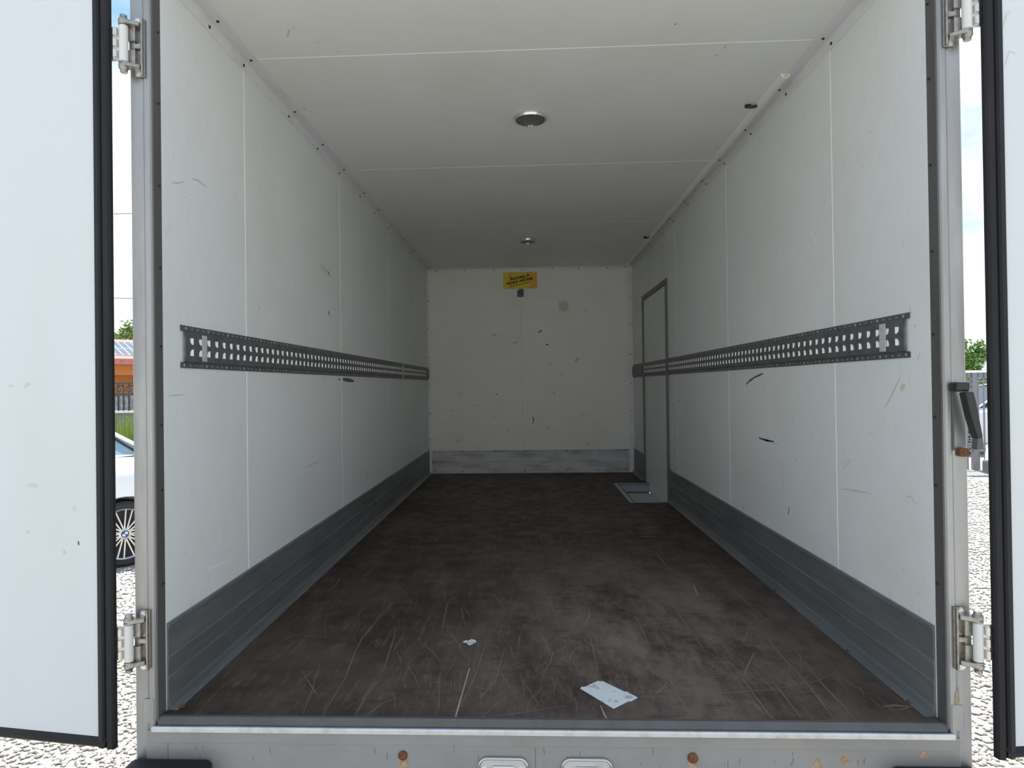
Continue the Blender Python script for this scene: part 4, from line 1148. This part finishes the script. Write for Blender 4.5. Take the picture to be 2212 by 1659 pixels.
# ------------------------------------------------------------------ planting
def blades(name, loc, rx, h, n, label, seed):
    r = np.random.default_rng(seed)
    c = tag(empty(name, loc), label, 'plant')
    mb = MB()
    for i in range(n):
        a, d = r.uniform(0, 2 * math.pi), r.uniform(0, 1) ** .5
        bx, by = rx * d * math.cos(a), rx * .7 * d * math.sin(a)
        hh = h * r.uniform(.55, 1.05) * (1 - .35 * d * d); lean = .45 * d * hh
        tx, ty = bx + lean * math.cos(a) + r.normal(0, .06), by + lean * math.sin(a) + r.normal(0, .06)
        w_ = r.uniform(.006, .014); an = r.uniform(0, math.pi)
        ux, uy = w_ * math.cos(an), w_ * math.sin(an)
        mx, my = bx * .55 + tx * .45 , by * .55 + ty * .45
        mb.add([(bx - ux, by - uy, 0), (bx + ux, by + uy, 0), (mx + ux, my + uy, hh * .6), (mx - ux, my - uy, hh * .6), (tx, ty, hh)], [(0, 1, 2, 3), (3, 2, 4)])
    o = mb.build('blades', 'grass_blade', c); o['kind'] = 'stuff'
    return c
blades('ornamental_grass', (-6.30, 8.1, GROUND), 1.0, 1.42, 9000, 'bushy green ornamental grass behind the white car', 4)
blades('ornamental_grass', (-9.6, 8.4, GROUND), .9, 1.25, 1600, 'second clump of ornamental grass further left behind the white car', 5)

def tree(name, loc, rad, hc, nl, leaf, label, seed, trunk=.15):
    r = np.random.default_rng(seed)
    t = tag(empty(name, loc), label, 'tree')
    tb = MB().cyl((0, 0, 0), (0, 0, hc), trunk, trunk * .5, 10)
    for k in range(6):
        a = k * 1.05 + r.uniform(-.3, .3)
        tb.cyl((0, 0, hc * .6), (rad * .6 * math.cos(a), rad * .6 * math.sin(a), hc + rad * r.uniform(-.2, .6)), trunk * .35, trunk * .1, 6)
    tb.build('trunk', 'bark', t)
    cl = [(r.normal(0, rad * .45), r.normal(0, rad * .45), hc + r.normal(0, rad * .35)) for _ in range(26)]
    mb = MB()
    for i in range(nl):
        c = cl[i % len(cl)]
        p = Vector(c) + Vector(r.normal(0, rad * .16, 3))
        u_ = Vector(r.normal(0, 1, 3)).normalized() * leaf; v_ = Vector(r.normal(0, 1, 3)).normalized() * leaf * .5
        mb.add([p - u_, p + v_, p + u_, p - v_], [(0, 1, 2, 3)])
    o = mb.build('crown', 'leaf', t); o['kind'] = 'stuff'
    return t
tree('tree', (16.9, 21.0, GROUND), .85, 2.50, 3600, .07, 'leafy tree behind the right-hand fence', 21)
tree('tree', (14.6, 20.5, GROUND), .75, 2.30, 3200, .07, 'low leafy tree left of its neighbour behind the right-hand fence', 22)
KH = 3.2          # the house and its trees are laid out in units of 3.2 m
for i, (x, y, rd, hc, lb_) in enumerate([(-81.54, 109.52, 2.2, 5.2, 'tall dense tree behind the red-roofed house'), (-69.06, 112.72, 2.3, 5.0, 'rounder tree behind the right end of the red roof'), (-55.94, 115.92, 2.0, 4.6, 'smaller tree standing right of the house')]):
    tree('tree', (x, y, GROUND), rd * KH * .62, (hc + .2) * KH * .62, 3200, .42, lb_, 31 + i, .4)

# ------------------------------------------------------------------ house with red roof and solar panels
hp = Vector((-48.58, 74.32, 4.49))
house = tag(empty('house', (hp.x, hp.y, GROUND), math.radians(48)), 'orange house with red roof and solar panels left of the truck', 'house')
EZ = hp.z - GROUND
K = KH
def hb(mb, nm, mt, par=None): return mb.build(nm, mt, par or house)
hb(MB().box(-7 * K, 5 * K, .5 * K, 4.2 * K, 0, EZ - .10 * K), 'wall', 'house_orange')
hb(MB().box(-7 * K, 5 * K, -.02 * K, .5 * K, EZ - .55 * K, EZ - .16 * K), 'porch_beam', 'house_orange')
sl = .36
roofp = [(-.3 * K, EZ - .02 * K), (2.15 * K, EZ + 2.45 * sl * K - .02 * K), (4.6 * K, EZ - .02 * K), (4.6 * K, EZ + .06 * K), (2.15 * K, EZ + 2.45 * sl * K + .06 * K), (-.3 * K, EZ + .06 * K)]
rf = hb(MB().prism(roofp, 'x', -7.3 * K, 5.3 * K), 'roof', 'roof_red')
hb(MB().box(-7.3 * K, 5.3 * K, -.34 * K, -.28 * K, EZ - .16 * K, EZ + .05 * K), 'fascia', 'roof_red')
for k in range(30):
    xx = (-7 + k * .4) * K
    hb(MB().box(xx, xx + .08 * K, -.36 * K, -.345 * K, EZ - .07 * K, EZ - .01 * K), 'gutter_clip', 'house_orange')
for k in range(5): hb(MB().box((-6.5 + k * 2.4) * K, (-6.3 + k * 2.4) * K, -.02 * K, .14 * K, 0, EZ - .55 * K), 'porch_post', 'house_yellow')
for k in range(4): hb(MB().box((-5.9 + k * 2.4) * K, (-5.1 + k * 2.4) * K, .44 * K, .499 * K, .35 * K, 1.5 * K), 'window', 'car_dark')
ca = math.atan(sl)
pan = MB().box(0, .235 * K - .02, 0, .90 * K - .02, 0, .03).mesh('solar_panel', 'solar_frame')
cell = MB().box(.035, .235 * K - .055, .035, .90 * K - .055, .03, .036).mesh('cell_sheet', 'solar_cell')
for i in range(-14, 15):
    for j in range(2):
        y_ = .05 * K + j * .91 * K
        p = inst('solar_panel', pan, house, (i * .24 * K, -.0 * K + y_ * math.cos(ca), EZ + .06 * K + (.3 * K + y_ * math.cos(ca)) * sl + .05), (ca, 0, 0))
        inst('cell_sheet', cell, p)

# ------------------------------------------------------------------ far hills and overhead wires
hv, hf = [], []
for i in range(61):
    a = math.radians(-75 + 150 * i / 60)
    X, Y = 420 * math.sin(a), 420 * math.cos(a)
    hgt = 11 + 5 * math.sin(a * 5.3 + 1) + 3 * math.sin(a * 11 + .4)
    hv += [(X, Y, GROUND - .2), (X * 1.12, Y * 1.12, hgt), (X * 1.5, Y * 1.5, GROUND - .2)]
for i in range(60):
    for j in range(2): hf.append((3 * i + j, 3 * i + 3 + j, 3 * i + 4 + j, 3 * i + 1 + j))
structure(MB().add(hv, hf).build('hills', 'hill_green', None, smooth=True), 'low hazy blue-green hills on the horizon')
for z0, z1, nm in ((7.1, 7.0, 'upper thin overhead wire crossing the sky left of the truck'), (4.75, 3.6, 'lower thin overhead wire crossing the sky left of the truck')):
    pts = []
    for i in range(21):
        t = i / 20; x_ = -26 + 22 * t
        pts.append((x_, 20 + .0 * t, z0 + (z1 - z0) * t * 1.0 - .5 * math.sin(math.pi * t) + .45))
    tag(MB().tube(pts, .011, 5).build('overhead_wire', 'wire'), nm, 'wire')
